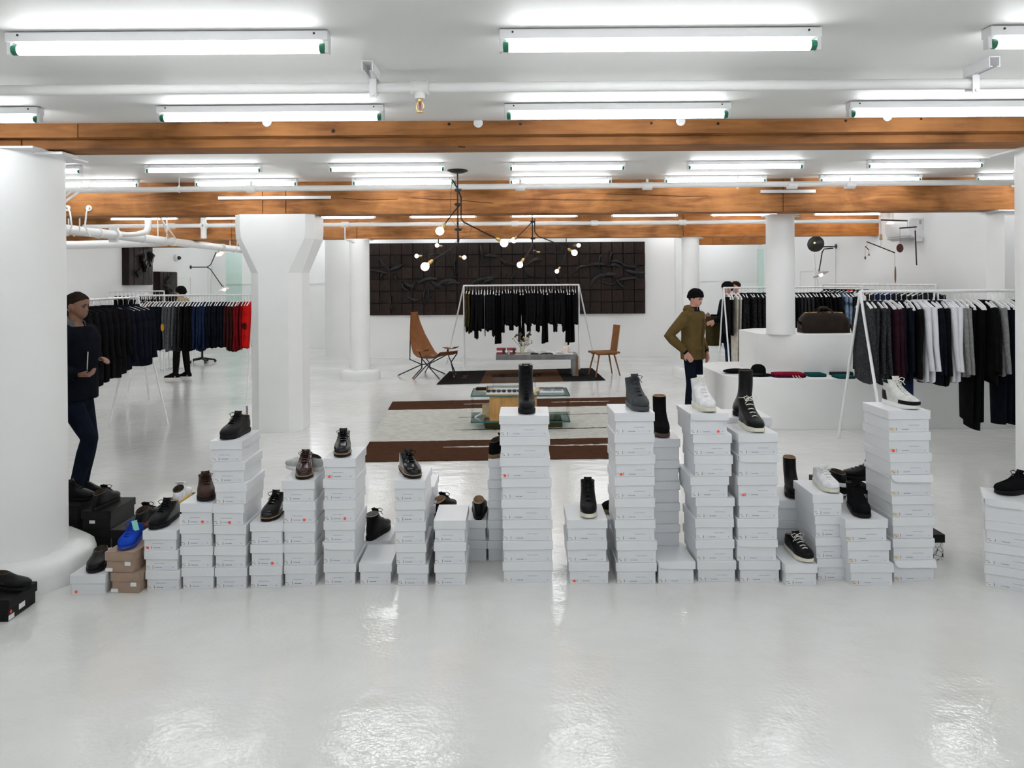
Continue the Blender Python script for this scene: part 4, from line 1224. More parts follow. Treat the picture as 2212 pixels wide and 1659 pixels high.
# --- right front rack
yR = 8.08
aR = W(1858, 630, yR); xr2 = XR - .35
rk = rack('white clothes rack of mixed shirts and trousers before the podium', (aR.x, yR), (xr2, yR), 1.70, .56, r=.0165, ends=(1, 1))
RG = 'garments on the right front rack'
seq = [('jacket', g_char, 'charcoal tweed overshirt at the end of the mixed rack')] * 4 + [('sweater', g_plum, 'dark plum sweater beside the tweed overshirts')] * 2 + [('jacket', g_navyb, 'dark navy jacket beside the plum sweaters')] * 2 + [('longtrousers', g_navy, 'navy trousers low behind the tweed overshirts')] + [('sweater', g_black, 'black sweater just before the first white shirts')] \
    + [('shirt', g_white, 'white shirt between black sweater and navy jacket')] * 2 + [('jacket', g_navyb, 'navy jacket beside the white shirts')] * 2 + [('blazer', g_black, 'black blazer on the mixed rack')] + [('shirt', g_white, 'white shirt beside the grey sweatshirts')] * 2 + [('sweater', g_lgrey, 'light grey sweatshirt on the mixed rack')] * 2 \
    + [('longtrousers', g_black, 'long black trousers on the mixed rack')] * 3 + [('jacket', g_black, 'black jacket in the middle of the mixed rack')] * 2 + [('sweater', g_lgrey, 'single light grey cardigan past the black jackets')] + [('longtrousers', g_navyb, 'long dark navy trousers on the mixed rack')] * 3 \
    + [('jacket', g_navyb, 'dark navy jacket past the long trousers')] * 3 + [('shirt', g_khaki, 'khaki shirt on the mixed rack')] + [('shirt', g_white, 'white shirt beside the khaki one')] * 2 + [('longtrousers', g_denim, 'dark denim jeans by the last white shirts')] + [('sweater', g_plum, 'plum sweater past the last white shirts')] + [('jacket', g_black, 'black jacket past the plum sweater')] * 3 \
    + [('shirt', g_white, 'white shirt near the wall end of the mixed rack')] * 2 + [('jacket', g_black, 'black jacket at the wall end of the mixed rack')] * 3 + [('sweater', g_dgrey, 'dark grey sweater at the wall end of the mixed rack')] * 4
items = []
for k, m, l in seq:
    sz = {'jacket': 1.05, 'shirt': 1.02, 'sweater': 1.1, 'longtrousers': 1.10, 'blazer': 1.05}[k]
    items.append((k, m, l, RG + ': ' + l, 1.2, sz))
hang_row(rk, .005, .99, items, 'hangers on the mixed rack', 'white hanger on the rack of mixed shirts and trousers', turnj=.10, turn=-.06)
# --- rack behind the podium
yB2 = 12.85
aB, bB = W(1563, 622, yB2), W(1862, 622, yB2)
rk = rack('white clothes rack of dark shirts passing behind the podium column', (aB.x, yB2), (min(bB.x, XR - .5), yB2), 1.70, .42, r=.015)
seq = [('trousers', g_black, 'black folded trousers at the end of the rear rack')] * 2 + [('longtrousers', g_cream, 'cream trousers on the rear rack')] * 2 + [('shirt', g_flan, 'dark flannel shirt on the rack behind the podium')] * 7 + [('jacket', g_black, 'black jacket hidden by the podium column')] * 8 + [('jacket', g_dgrey, 'charcoal padded jacket above the brown holdall')] * 4 + [('jacket', g_black, 'black jacket above the brown holdall')] * 8 + [('shirt', g_wdenim, 'washed denim shirt near the white tee')] * 2 + [('shirt', g_flan, 'dark shirt near the white tee on the rear rack')] * 2 + [('tee', g_white, 'white T-shirt at the end of the rear rack')] * 2
hang_row(rk, .01, .99, [(k, m, l, 'rear rack: ' + l) for k, m, l in seq], 'hangers on the rear rack', 'white hanger on the rack behind the podium', turnj=.1)
# --- rack by the right wall
rk = rack('white clothes rack beside the right wall below the hanging mobile', (6.05, 14.6), (6.5, 11.5), 1.735, .3, r=.014)
seq = [('jacket', g_black, 'black jacket on the rack by the right wall')] * 6 + [('shirt', g_red, 'red patterned shirt on the rack by the right wall')] + [('jacket', g_black, 'black jacket on the rack by the right wall')] * 4 + [('jacket', g_olive, 'olive jacket on the rack by the right wall')] * 2 + [('jacket', g_navy, 'blue jacket on the rack by the right wall')] * 4 + [('jacket', g_flan, 'dark checked jacket on the rack by the right wall')] * 5
hang_row(rk, .02, .98, [(k, m, l, 'wall rack: ' + l) for k, m, l in seq], 'hangers on the wall rack', 'white hanger on the rack by the right wall', turnj=.1)
# ================================================================== DARK RELIEFS
m_rel = [mat('burnt_tile_%d' % i, c, .5, var=.35, scale=7, bump=.6, bscale=26, stretch=(1, 1, .25), spec=.22) for i, c in enumerate(((.015, .0085, .0065), (.018, .0095, .007), (.012, .0075, .006)))]
m_relstrip = mat('burnt_strip', (.013, .012, .012), .42, var=.3, scale=12, bump=.5, bscale=30, spec=.3)
def relief():
    A, B = W(797, 526, YP), W(1392, 523, YP)
    A2 = W(798, 681, YP)
    w = B.x - A.x; h = A.z - A2.z
    t = thing('wall_relief', 'wide dark brown tiled relief artwork on the white partition', 'artwork', (A.x, YP, A2.z))
    obj('backing', MB().bbox((0, -.05, 0), (w, 0, h)), m_rel[2], t)
    nx, nz = 25, 6
    rn = random.Random(4)
    cw, chh = w / nx, h / nz
    tiles = []
    for k in range(6):
        m = MB(); th = .02 + .010 * k
        m.bbox((.007, -th, .007), (cw - .007, 0, chh - .007))
        for q in range(3 + k % 3):
            x = rn.uniform(.02, cw - .05); z = rn.uniform(.02, chh - .06)
            m.box((x, -th - .004, z), (rn.uniform(.008, .03), .012, rn.uniform(.02, .09)))
        tiles.append(m.mesh('tile', m_rel[k % 3], bevel=.003, seg=1))
    for i in range(nx):
        for j in range(nz):
            put('tile', tiles[rn.randint(0, 5)], t, (i * cw, -.05, j * chh))
    # slashed and folded strips: (x0,y0,x1,y1 in pixels, bow, width px)
    S = [(800, 585, 838, 592, -3, 7), (822, 556, 845, 585, 3, 8), (842, 583, 870, 572, 2, 8), (830, 588, 826, 605, 2, 6), (855, 592, 860, 605, 2, 6), (870, 606, 900, 620, 5, 10), (870, 614, 885, 628, 4, 10), (900, 610, 893, 630, 3, 8), (905, 612, 945, 603, -6, 9), (930, 604, 960, 622, 4, 10), (940, 622, 985, 606, -7, 10), (960, 616, 995, 612, -4, 8), (984, 560, 986, 600, 2, 9), (1015, 615, 1068, 600, -5, 10), (1042, 612, 1066, 604, -3, 8),
         (1038, 530, 1043, 560, 1, 7), (1046, 553, 1075, 555, -2, 9), (1080, 558, 1112, 572, 4, 8), (1140, 572, 1170, 560, -5, 9), (1110, 592, 1105, 612, 2, 7), (1135, 582, 1150, 598, 3, 8), (1240, 590, 1265, 575, -6, 8), (1262, 575, 1310, 572, -3, 8), (1275, 620, 1300, 592, -6, 10), (1296, 598, 1330, 594, -4, 9), (1318, 566, 1345, 572, -5, 9), (1312, 575, 1340, 577, -4, 8), (1340, 570, 1378, 576, 3, 8), (1350, 584, 1391, 590, 2, 9), (1300, 607, 1330, 610, 5, 8), (1335, 606, 1372, 600, -2, 8), (1320, 545, 1316, 575, 2, 8), (1296, 552, 1292, 582, 2, 7),
         (845, 640, 850, 668, 2, 8), (880, 640, 915, 645, 5, 7), (918, 628, 920, 660, 2, 9), (926, 622, 930, 645, 1, 7), (1200, 600, 1207, 620, 2, 6), (1330, 600, 1345, 620, 4, 7)]
    for x0, y0, x1, y1, bow, wd in S:
        P = []
        L = math.hypot(x1 - x0, y1 - y0)
        nxp, nyp = -(y1 - y0) / L, (x1 - x0) / L
        for q in range(7):
            f = q / 6; b = math.sin(PI * f) * bow
            p = W(x0 + (x1 - x0) * f + nxp * b, y0 + (y1 - y0) * f + nyp * b, YP)
            P.append((p.x - A.x, -.085 - .05 * math.sin(PI * f) - .02 * rn.random(), p.z - A2.z))
        ww = wd * YP / F / 2
        obj('relief_strip', MB().tube(P, [(ww * (.55 + .45 * math.sin(PI * (q + .6) / 7.2)), .028) for q in range(7)], 8, flat=(0, 0, 1)), m_relstrip, t, smooth=40)
relief()
def small_relief(label, y0, y1, ztop, zbot, seed):
    rn = random.Random(seed)
    t = thing('wall_relief', label, 'artwork', (XL, y0, zbot))
    h = ztop - zbot; w = y1 - y0
    obj('panel', MB().bbox((0, 0, 0), (.14, w, h)), m_rel[0], t, bevel=.006)
    n = 5
    for i in range(n):
        th = rn.uniform(.01, .035)
        obj('slat', MB().bbox((.14, w * i / n + .006, .01), (.14 + th, w * (i + 1) / n - .006, h - .01)), m_rel[i % 3], t, bevel=.003)
    for i in range(9):
        y = w * (.25 + .6 * rn.random()); z = h * (.3 + .5 * rn.random())
        rot = Matrix.Rotation(rn.uniform(-1, 1), 3, 'X') @ Matrix.Rotation(rn.uniform(-.6, .6), 3, 'Z')
        obj('shard', MB().box((.22, y, z), (.05, rn.uniform(.1, .3), rn.uniform(.06, .16)), rot), m_relstrip, t, bevel=.004)
small_relief('dark slatted relief panel hung high on the left wall', 16.15, 17.2, W(290, 530, 16.7).z, W(290, 616, 16.7).z, 3)
small_relief('dark relief panel hung lower beside the left wall door', 17.55, 18.45, W(350, 587, 18).z, W(350, 672, 18).z, 5)
# dome camera on the left wall
p = W(375, 557, 18.6)
t = thing('security_camera', 'white dome camera with dark eye on the left wall', 'camera', (XL, 18.7, p.z))
obj('base', MB().lathe([(.09, 0), (.085, .06), (.06, .08)], n=20, axis=(1, 0, 0)), M_WHITE, t, smooth=40)
obj('dome', MB().ball((.095, 0, 0), (.06, .05, .05), 14, 10), mat('smoked_dome', (.02, .02, .02), .15), t, smooth=60)

# ================================================================== LAMPS
def bulb_arm(t, P, end, bulb_c, r, rod=.008, lit=True):
    """rod through points P, brass socket, glass globe"""
    obj('arm', MB().tube(P, rod, 8), M_BLACKMETAL, t, smooth=50)
    a = Vector(end); b = Vector(bulb_c); d = (b - a).normalized()
    obj('socket', MB().lathe([(.012, -.02), (.020, -.005), (.021, .03), (.016, .05), (.02, .055)], a, 12, axis=d), M_BRASS, t, smooth=40)
    g = obj('bulb', MB().ball(b, r, 18, 12).lathe([(.016, 0), (.02, .02)], a + d * .045, 10, axis=d), M_BULB if lit else glass_mat('clear_bulb', (.85, .85, .85)), t, smooth=60)
def chandelier(label, px, ypos, rod_bot_px, arms, br, canopy=True, clamps=(), bulb_arms=()):
    x = W(px, 500, ypos).x
    t = thing('pendant_lamp', label, 'pendant lamp', (x, ypos, C2))
    O = Vector((x, ypos, C2))
    if canopy:
        obj('canopy', MB().lathe([(.115, 0), (.115, -.012), (.07, -.03), (.02, -.035)], n=24), M_BLACKMETAL, t, smooth=40)
    zb_ = W(px, rod_bot_px, ypos).z - C2
    obj('stem', MB().tube([(0, 0, 0), (0, 0, zb_)], .009, 8), M_BLACKMETAL, t, smooth=40)
    for cy in clamps:
        z = W(px, cy, ypos).z - C2
        obj('clamp', MB().box((0, -.01, z), (.05, .035, .03)).tube([(-.035, -.02, z), (.035, -.02, z)], .006, 6).tube([(.03, -.02, z - .015), (.04, -.02, z + .015)], .008, 6), M_BLACKMETAL, t)
    for pts, bc, lit in arms:
        P = [W(a, b, ypos + dy) - O for a, b, dy in pts]
        Bc = W(bc[0], bc[1], ypos + bc[2]) - O
        d = (Bc - P[-1]).normalized()
        bulb_arm(t, P, Bc - d * (br + .05), Bc, br, lit=lit)
    return t, O
t, O = chandelier('black branching pendant lamp with three large globe bulbs', 989, 8.4, 525, [
    ([(993, 443, -.02), (975, 465, -.1), (958, 488, -.2)], (950, 499, -.24), True),
    ([(996, 424, 0), (996, 472, 0), (1002, 480, 0), (1040, 499, .1), (1074, 516, .15)], (1089, 525, .17), True),
    ([(988, 480, 0), (991, 520, 0), (989, 528, -.03), (960, 547, -.15), (930, 566, -.25)], (918, 576, -.28), True)], .046, clamps=(411, 442, 496))
obj('arm', MB().tube([W(977, 388, 8.4) - O, W(990, 410, 8.4) - O, W(997, 430, 8.4) - O], .008, 8), M_BLACKMETAL, t, smooth=40)
obj('cord', MB().tube([W(a, b, 8.42) - O for a, b in ((976, 386), (974, 420), (972, 455), (976, 475), (985, 488), (1000, 492), (1006, 478), (1018, 490), (1015, 510), (1000, 512), (985, 522), (980, 527), (989, 527))], .0022, 5), M_DARK, t, smooth=60)
t, O = chandelier('black branching pendant lamp hanging beyond the deep beam', 1150, 10.9, 540, [
    ([(1149, 480, 0), (1132, 497, .3), (1116, 513, .6)], (1110, 519, .7), True),
    ([(1155, 472, 0), (1155, 500, 0), (1162, 510, 0), (1195, 523, -.1), (1228, 538, -.15)], (1241, 546, -.17), True),
    ([(1150, 490, 0), (1150, 525, 0), (1148, 535, -.03), (1138, 552, -.15), (1128, 564, -.2)], (1123, 572, -.22), True)], .043, clamps=(479, 515), canopy=True)
t, O = chandelier('small two-armed pendant lamp before the left half of relief', 947, 15.0, 548, [
    ([(947, 548, 0), (915, 553, -.05)], (900, 553, -.06), True), ([(947, 548, 0), (985, 553, .05)], (1003, 556, .06), True), ([(960, 531, 0), (950, 531, 0)], (944, 530, 0), True)], .040)
t, O = chandelier('small pendant lamp before the right half of relief', 1223, 15.0, 548, [
    ([(1223, 528, 0), (1240, 530, 0)], (1250, 530, 0), True), ([(1223, 548, 0), (1200, 546, 0), (1170, 545, 0)], (1155, 544, 0), False), ([(1223, 548, 0), (1215, 570, -.1)], (1203, 586, -.12), True)], .040)
# wall sconces with dish shades
def sconce(label, O, parts, cords):
    t = thing('wall_sconce', label, 'wall lamp', O)
    O = Vector(O)
    for P, r in parts['rods']:
        obj('arm', MB().tube([Vector(p) - O for p in P], r, 8), M_BLACKMETAL, t, smooth=50)
    obj('wall_plate', MB().lathe([(.05, 0), (.05, .015)], (0, 0, 0), 16, axis=parts['n']), M_BLACKMETAL, t)
    for c, ax, r, shade_m in parts['shades']:
        c = Vector(c) - O
        obj('shade', MB().lathe([(r * .12, .06), (r * .5, .045), (r, 0), (r * .98, -.004), (r * .48, .038), (r * .1, .052)], c, 24, False, False, axis=ax), shade_m, t, smooth=40)
        d = Vector(ax).normalized()
        obj('bulb', MB().ball(c - d * .005, .04, 14, 10), M_BULB, t, smooth=60)
        obj('socket', MB().lathe([(.02, .04), (.02, .10)], c, 10, axis=ax), M_BRASS, t, smooth=40)
    for P in cords:
        obj('cord', MB().tube([Vector(p) - O for p in P], .004, 5), mat('white_cord', (.6, .6, .58), .6), t, smooth=60)
m_shw = mat('white_shade', (.75, .72, .70), .4); m_shd = mat('dark_shade', (.03, .03, .028), .4, metal=.3); m_shs = mat('silver_shade', (.45, .42, .45), .3, metal=.6)
ys = 18.2
q = lambda px, py, y=ys: W(px, py, y)
O = Vector((XL, 19.6, q(434, 577, 19.6).z))
sconce('two-armed black wall sconce with white shades by the left door', O, {'n': (1, 0, 0),
    'rods': [([(XL, 19.6, O.z), q(450, 577, 19.3)], .012), ([q(447, 577, 19.3), q(455, 572, 19.2), q(467, 545, 19.0)], .012), ([q(447, 577, 19.3), q(455, 582, 19.2), q(480, 618, 18.9)], .012)],
    'shades': [(q(475, 549, 18.95), (-.5, .2, .9), .12, m_shw), (q(484, 625, 18.9), (-.25, .1, 1), .13, m_shw)]}, [[q(450, 577, 19.4), q(449, 605, 20.2), q(450, 640, 20.4)], [q(459, 577, 19.4), q(455, 610, 20.2), q(455, 640, 20.4)]])
ys = 15.6
q = lambda px, py, y=15.6: W(px, py, y)
O = Vector((XR, 15.95, q(1806, 532, 15.9).z))
sconce('two-armed wall sconce with dish shades above the rear rack', O, {'n': (-1, 0, 0),
    'rods': [([(XR, 15.95, O.z), q(1795, 533)], .013), ([q(1795, 533), q(1772, 533), q(1764, 531)], .012), ([q(1800, 536), q(1780, 538), q(1776, 545), q(1772, 570), q(1769, 585)], .012)],
    'shades': [(q(1762, 527), (-.55, -.8, .2), .17, m_shd), (q(1773, 593), (-.3, .25, .9), .17, m_shs)]}, [[q(1758, 533), q(1762, 580, 16.5), q(1768, 620, 16.8)], [(XR - .01, 15.95, O.z), (XR - .01, 15.97, 1.3)]])

# ================================================================== AC UNIT AND MOBILE
p = W(1983, 472, 12.6); pz = W(1983, 515, 12.6)
t = thing('air_conditioner', 'white split air conditioner high on the right wall', 'air conditioner', (XR, 12.55, pz.z))
h = p.z - pz.z
prof = [(0, 0), (-.14, 0), (-.22, .05), (-.255, .14), (-.255, h - .05), (-.22, h), (0, h)]
obj('casing', MB().prism([(0, 0)], 0, 0) if False else MB().rings([[Vector((x, y, z)) for x, z in prof] for y in (0, .80)]), M_METALW, t, smooth=30, bevel=.01)
obj('vent_flap', MB().box((-.17, .42, .012), (.12, .78, .012), Matrix.Rotation(.35, 3, 'Y')), mat('pale_grey_plastic', (.55, .56, .56), .5), t)
obj('rating_label', MB().bbox((-.08, -.003, h - .10), (-.04, -.001, h - .03)), mat('grey_print', (.45, .45, .45), .6), t)
obj('pipe_cover', MB().bbox((-.12, .0, -.05), (-.02, .10, 0)), M_METALW, t, bevel=.006)
yM = 10.6
q = lambda px, py: W(px, py, yM)
O = q(1929, 462); O.z = C2
t = thing('hanging_mobile', 'hanging mobile of dark rods and wooden discs by the wall', 'mobile', O)
m_rod = wood('dark_walnut', (.02, .012, .008), (.05, .028, .018), .5, 4, 'X'); m_disc = wood('red_brown_wood', (.05, .018, .012), (.085, .032, .022), .5, 5, 'Z'); m_pale = wood('pale_wood', (.38, .26, .15), (.5, .37, .23), .6, 5, 'Z')
def line(a, b, r=.0018): obj('thread', MB().tube([q(*a) - O, q(*b) - O], r, 5), M_DARK, t)
obj('thread', MB().tube([(0, 0, 0), q(1929, 475) - O], .003, 5), M_DARK, t)
for a, b, r in (((1903, 475), (1960, 477), .010), ((1943, 493), (1980, 490), .010), ((1872, 522), (1933, 546), .008), ((1869, 532), (1877, 540), .006), ((1977, 498), (1980, 573), .009)):
    obj('rod', MB().tube([q(*a) - O, q(*b) - O], r, 8), m_rod, t, smooth=40)
line((1960, 477), (1960, 491)); line((1944, 493), (1944, 526)); line((1977, 491), (1977, 499)); line((1903, 475), (1903, 506)); line((1903, 518), (1903, 534)); line((1933, 546), (1933, 574)); line((1873, 523), (1873, 533)); line((1869, 533), (1869, 553)); line((1877, 540), (1877, 548))
obj('disc', MB().lathe([(.058, -.006), (.062, 0), (.058, .006)], q(1944, 536) - O, 24, axis=(.3, -1, 0)), m_disc, t, smooth=40)
obj('wood_block', MB().box(q(1903, 512) - O, (.035, .03, .085), None, .7), m_pale, t, bevel=.004)
obj('pod', MB().ball(q(1934, 593) - O, (.012, .012, .125), 10, 10), wood('amber_wood', (.16, .07, .03), (.25, .12, .05), .5, 5, 'Z'), t, smooth=60)
obj('pebble', MB().ball(q(1869, 557) - O, (.012, .01, .025), 10, 8), m_rod, t, smooth=60)
obj('wood_drop', MB().lathe([(.004, .03), (.016, 0), (.014, -.01)], q(1877, 551) - O, 10), m_pale, t, smooth=40)

# ================================================================== RUGS
def rug_mat(name, rgb):
    return mat(name, rgb, .95, var=.22, scale=30, bump=.8, bscale=120, spec=.04, stretch=(.4, 2, 1))
m_rb, m_rc, m_rk, m_rm = rug_mat('brown_wool', (.072, .032, .018)), rug_mat('cream_wool', (.56, .555, .51)), rug_mat('black_wool', (.016, .014, .014)), rug_mat('mid_brown_wool', (.085, .046, .026))
def rug(name, label, corners, bands, streaks, along):
    """corners: front-left, front-right, back-right, back-left; bands between fractions along the given side"""
    FLc, FRc, BRc, BLc = [Vector(c) for c in corners]
    O = (FLc + BRc) / 2; O.z = 0
    t = thing(name, label, 'rug', O)
    def at(u, v, z): 
        p = FLc.lerp(FRc, u).lerp(BLc.lerp(BRc, u), v); p.z = z
        return p - O
    rn = random.Random(3)
    def patch(u0, u1, v0, v1, z, m, wob, nm):
        n = 40
        mb = MB(); rows = []
        for j in range(5):
            v = v0 + (v1 - v0) * j / 4
            rows.append([at(u0 + (u1 - u0) * i / n, v, z) + Vector((0, rn.uniform(-wob, wob) if j in (0, 4) else 0, rn.uniform(0, .002))) for i in range(n + 1)])
        mb.sheet(rows, .009)
        obj(nm, mb, m, t, smooth=60)
    for a, b, m in bands:
        if along == 'v': patch(0, 1, a, b, .006, m, .006, 'woven_band')
        else: patch(a, b, 0, 1, .006, m, .004, 'woven_band')
    for u0, u1, v, wv, m in streaks:
        rows = [[at(u0 + (u1 - u0) * i / 30, v + s * wv * max(.05, math.sin(PI * i / 30) ** .5) * rn.uniform(.3, 1), .0118) for i in range(31)] for s in (-1, 1)]
        obj('woven_streak', MB().sheet(rows, .003), m, t)
    return t, at
c = [FL(774, 999), FL(1402, 990), FL(1398, 858), FL(848, 869)]
tR, atR = rug('area_rug', 'large cream wool rug with brown end bands under the glass table', c, [(0, .245, m_rb), (.245, .80, m_rc), (.80, 1, m_rb)], [(.27, .62, .155, .010, m_rc), (.62, .97, .155, .010, m_rc), (.28, .55, .40, .007, m_rb), (.5, .9, .395, .010, m_rb), (.28, .45, .62, .005, m_rm), (.28, .5, .90, .009, m_rc), (.62, .85, .905, .010, m_rc), (.55, .9, .64, .005, m_rm)], 'v')
c = [FL(943, 831), FL(1308, 822), FL(1279, 796), FL(971, 803)]
t2, at2 = rug('runner_rug', 'narrow runner rug in black and brown blocks under the bench', c, [(0, .253, m_rk), (.253, .745, m_rm), (.745, 1, m_rk)], [], 'u')
for u, m in ((.135, m_rm), (.372, m_rk), (.61, m_rk), (.83, m_rm)):
    mb = MB()
    for du, dv, su, sv in ((0, 0, .008, .05), (-.010, .09, .006, .03), (.010, .09, .006, .03), (-.010, -.09, .006, .03), (.010, -.09, .006, .03)):
        A = at2(u + du - su, .5 + dv - sv, .011); B = at2(u + du + su, .5 + dv + sv, .013)
        mb.bbox((min(A.x, B.x), min(A.y, B.y), .011), (max(A.x, B.x), max(A.y, B.y), .0132))
    obj('woven_motif', mb, m, t2)

# ================================================================== GLASS COFFEE TABLE
m_pine = wood('pine_block', (.42, .22, .07), (.60, .36, .13), .45, 3, 'Z'); m_pine2 = wood('pine_top', (.50, .34, .18), (.66, .50, .30), .5, 4, 'X')
def coffee_table():
    yf = 9.18
    A, B = W(1017, 856, yf), W(1231, 852, yf)
    zt = (A.z + B.z) / 2
    x0, x1 = A.x, B.x
    yb = FL(1060, 838, zt).y
    cx = (x0 + x1) / 2
    t = thing('coffee_table', 'glass-topped coffee table around a pine block base', 'coffee table', (cx, yf, 0))
    w = x1 - x0; d = yb - yf
    zs = W(1017, 911, yf).z
    def slab(nm, z):
        g = obj(nm, MB().bbox((-w / 2, 0, z - .016), (w / 2, d, z)), M_GLASSTABLE, t)
        m = MB()
        for a, b in (((-w / 2 - .001, -.003, z - .017), (w / 2 + .001, 0, z + .0005)), ((-w / 2 - .003, 0, z - .017), (-w / 2, d, z + .0005)), ((w / 2, 0, z - .017), (w / 2 + .003, d, z + .0005))): m.bbox(a, b)
        obj('glass_edge', m, M_GLASSEDGE, g)
    slab('glass_top', zt); slab('glass_shelf', zs)
    for s in (-1, 1):
        obj('side_glass', MB().bbox((s * w / 2 - .004, .005, zs), (s * w / 2 + .004, d - .005, zt - .016)), M_CLEAR, t)
    bx0, bx1 = W(1057, 880, yf).x - cx, W(1160, 880, yf).x - cx
    obj('wood_block', MB().bbox((bx0, .02, zs - .005), (bx1, d - .05, zt + .004)), m_pine, t, bevel=.012)
    obj('wood_wedge', MB().prism([(bx0 - .10, d * .45), (bx0, .35 * d), (bx0, .75 * d)], zs + .001, zs + .16), m_pine2, t, bevel=.006)
    obj('wood_crossbar', MB().bbox((bx0 - .16, d * .32, zt - .05 + .054), (bx1 + .3, d * .32 + .01, zt + .005)) if False else MB().prism([(bx0 - .2, d * .62), (bx0 + .05, d * .30), (bx1 - .05, d * .30), (bx1 + .12, d * .75), (bx1 + .02, d * .92), (bx0, d * .92)], zt + .001, zt + .006), m_pine2, t)
    obj('plinth_block', MB().box((W(1045, 900, yf).x - cx + .3, d / 2, (zs - .017) / 2 + .0085), (.56, d * .7, zs - .026), None, 1.1), mat('olive_metal', (.10, .085, .03), .4, metal=.4), t, bevel=.004)
    obj('plinth_block', MB().box((bx1 + .22, d / 2, (zs - .017) / 2 + .0085), (.2, d * .5, zs - .026)), mat('olive_metal', (.10, .085, .03), .4), t, bevel=.004)
    return cx, yf, zt, w, d, zs
cx, yf, zt, w, d, zs = coffee_table()
zt6 = zt + .006
def case(label, px0, px1, y0, y1, hh, z=zt6):
    a, b = W(px0, 850, y0).x, W(px1, 850, y0).x
    t = thing('display_case', label, 'display case', ((a + b) / 2, y0, z))
    hw = (b - a) / 2; dd = y1 - y0
    obj('base', MB().bbox((-hw, 0, 0), (hw, dd, .008)), mat('white_tray', (.75, .75, .74), .5), t)
    m = MB()
    for q in (((-hw, 0, .008), (hw, .004, hh)), ((-hw, dd - .004, .008), (hw, dd, hh)), ((-hw, .004, .008), (-hw + .004, dd - .004, hh)), ((hw - .004, .004, .008), (hw, dd - .004, hh)), ((-hw, 0, hh), (hw, dd, hh + .004))): m.bbox(*q)
    obj('acrylic_cover', m, M_CLEAR, t)
    return (a, b)
a, b = case('clear acrylic case of dark sunglasses along the table front', 1050, 1152, yf + .04, yf + .26, .075)
m_lens = mat('dark_lens', (.012, .012, .014), .15)
for i, px in enumerate((1061, 1083, 1106, 1127)):
    x = W(px, 850, yf + .15).x
    t = thing('sunglasses', 'dark folded sunglasses in the front acrylic case', 'sunglasses', (x, yf + .15, zt6 + .008), 0, 'sunglasses in the front case')
    obj('frame', MB().tube([(-.062, 0, .03), (-.03, -.004, .036), (0, -.004, .03), (.03, -.004, .036), (.062, 0, .03)], .004, 6).tube([(-.062, 0, .03), (-.05, .05, .008), (.03, .06, .008)], .003, 6).tube([(.062, 0, .03), (.05, .06, .012), (-.03, .07, .012)], .003, 6), m_lens, t, smooth=60)
    for s in (-1, 1): obj('lens', MB().ball((s * .032, -.003, .018), (.026, .004, .018), 14, 8), m_lens, t, smooth=60)
t = thing('jewellery', 'small gold jewellery pieces at the case end', 'jewellery', (W(1146, 850, yf + .15).x, yf + .15, zt6 + .008))
obj('card', MB().bbox((-.05, -.05, 0), (.05, .05, .004)), M_STICK, t)
obj('chain', MB().tube([(.035 * math.cos(k), .03 * math.sin(k), .008) for k in [i * .6 for i in range(11)]], .003, 6), M_BRASS, t, smooth=60)
a, b = case('clear acrylic case at the back of the glass table', 1064, 1158, yf + d - .30, yf + d - .05, .17)
t = thing('eyeglasses', 'thin black eyeglasses in the rear acrylic case', 'eyeglasses', (W(1130, 845, yf + d - .2).x, yf + d - .2, zt6 + .008))
obj('frame', MB().tube([(-.06, 0, .02), (.06, 0, .02)], .004, 6).tube([(-.06, 0, .02), (-.06, .1, .008)], .003, 6).tube([(.06, 0, .02), (.06, .1, .008)], .003, 6), m_lens, t)
case('low clear tray of silver pieces at the table corner', 1166, 1219, yf + .14, yf + .42, .03)
for i, px in enumerate((1182, 1204)):
    o = obj('silver_piece', MB().tube([(-.05, 0, .008), (-.02, .03, .01), (.02, -.02, .01), (.05, .02, .008)], .007, 8).tube([(-.04, .05, .008), (.04, .06, .008)], .006, 8), mat('blue_silver', (.35, .37, .45), .3, metal=.6), None, smooth=60, loc=(W(px, 846, yf + .26).x, yf + .26, zt6 + .008))
    tag(o, 'twisted silver accessory in the low corner tray', 'accessory', 'silver pieces in the tray')
o = obj('glasses_case', MB().bbox((-.075, -.03, 0), (.075, .03, .045)), M_BOXB, None, bevel=.012, loc=(W(1041, 847, yf + .42).x, yf + .42, zt + .0005)); tag(o, 'black oblong glasses case on the table corner', 'case')
o = obj('folded_card', MB().sheet([[(-.09, y, 0), (0, y, .05), (.09, y, .012)] for y in (-.05, .05)], .004), M_STICK, None, loc=(W(1041, 885, yf + .3).x, yf + .3, zs + .003)); tag(o, 'folded white card on the lower glass shelf', 'card')

# ================================================================== BENCH WITH BOOKS
m_zinc = mat('grey_stone', (.16, .165, .165), .4, var=.35, scale=5, bump=.2, bscale=20)
def bench():
    yb = 14.35
    A, B = W(1071, 768, yb), W(1248, 764, yb)
    zt = (A.z + B.z) / 2
    t = thing('bench', 'low grey cantilever bench with one wooden leg', 'bench', ((A.x + B.x) / 2, yb, 0))
    w = B.x - A.x
    obj('slab', MB().bbox((-w / 2, 0, zt - .10), (w / 2, .46, zt)), m_zinc, t, bevel=.006)
    obj('leg', MB().bbox((w / 2 - .10, 0, .014), (w / 2, .46, zt - .10)), m_zinc, t, bevel=.006)
    obj('leg_inlay', MB().bbox((w / 2 - .03, -.012, .014), (w / 2 + .01, .0, zt - .03)), wood('bench_wood', (.14, .07, .03), (.24, .13, .06), .5, 4, 'Z'), t)
    return A.x, B.x, yb, zt
bx0, bx1, yb, zt = bench()
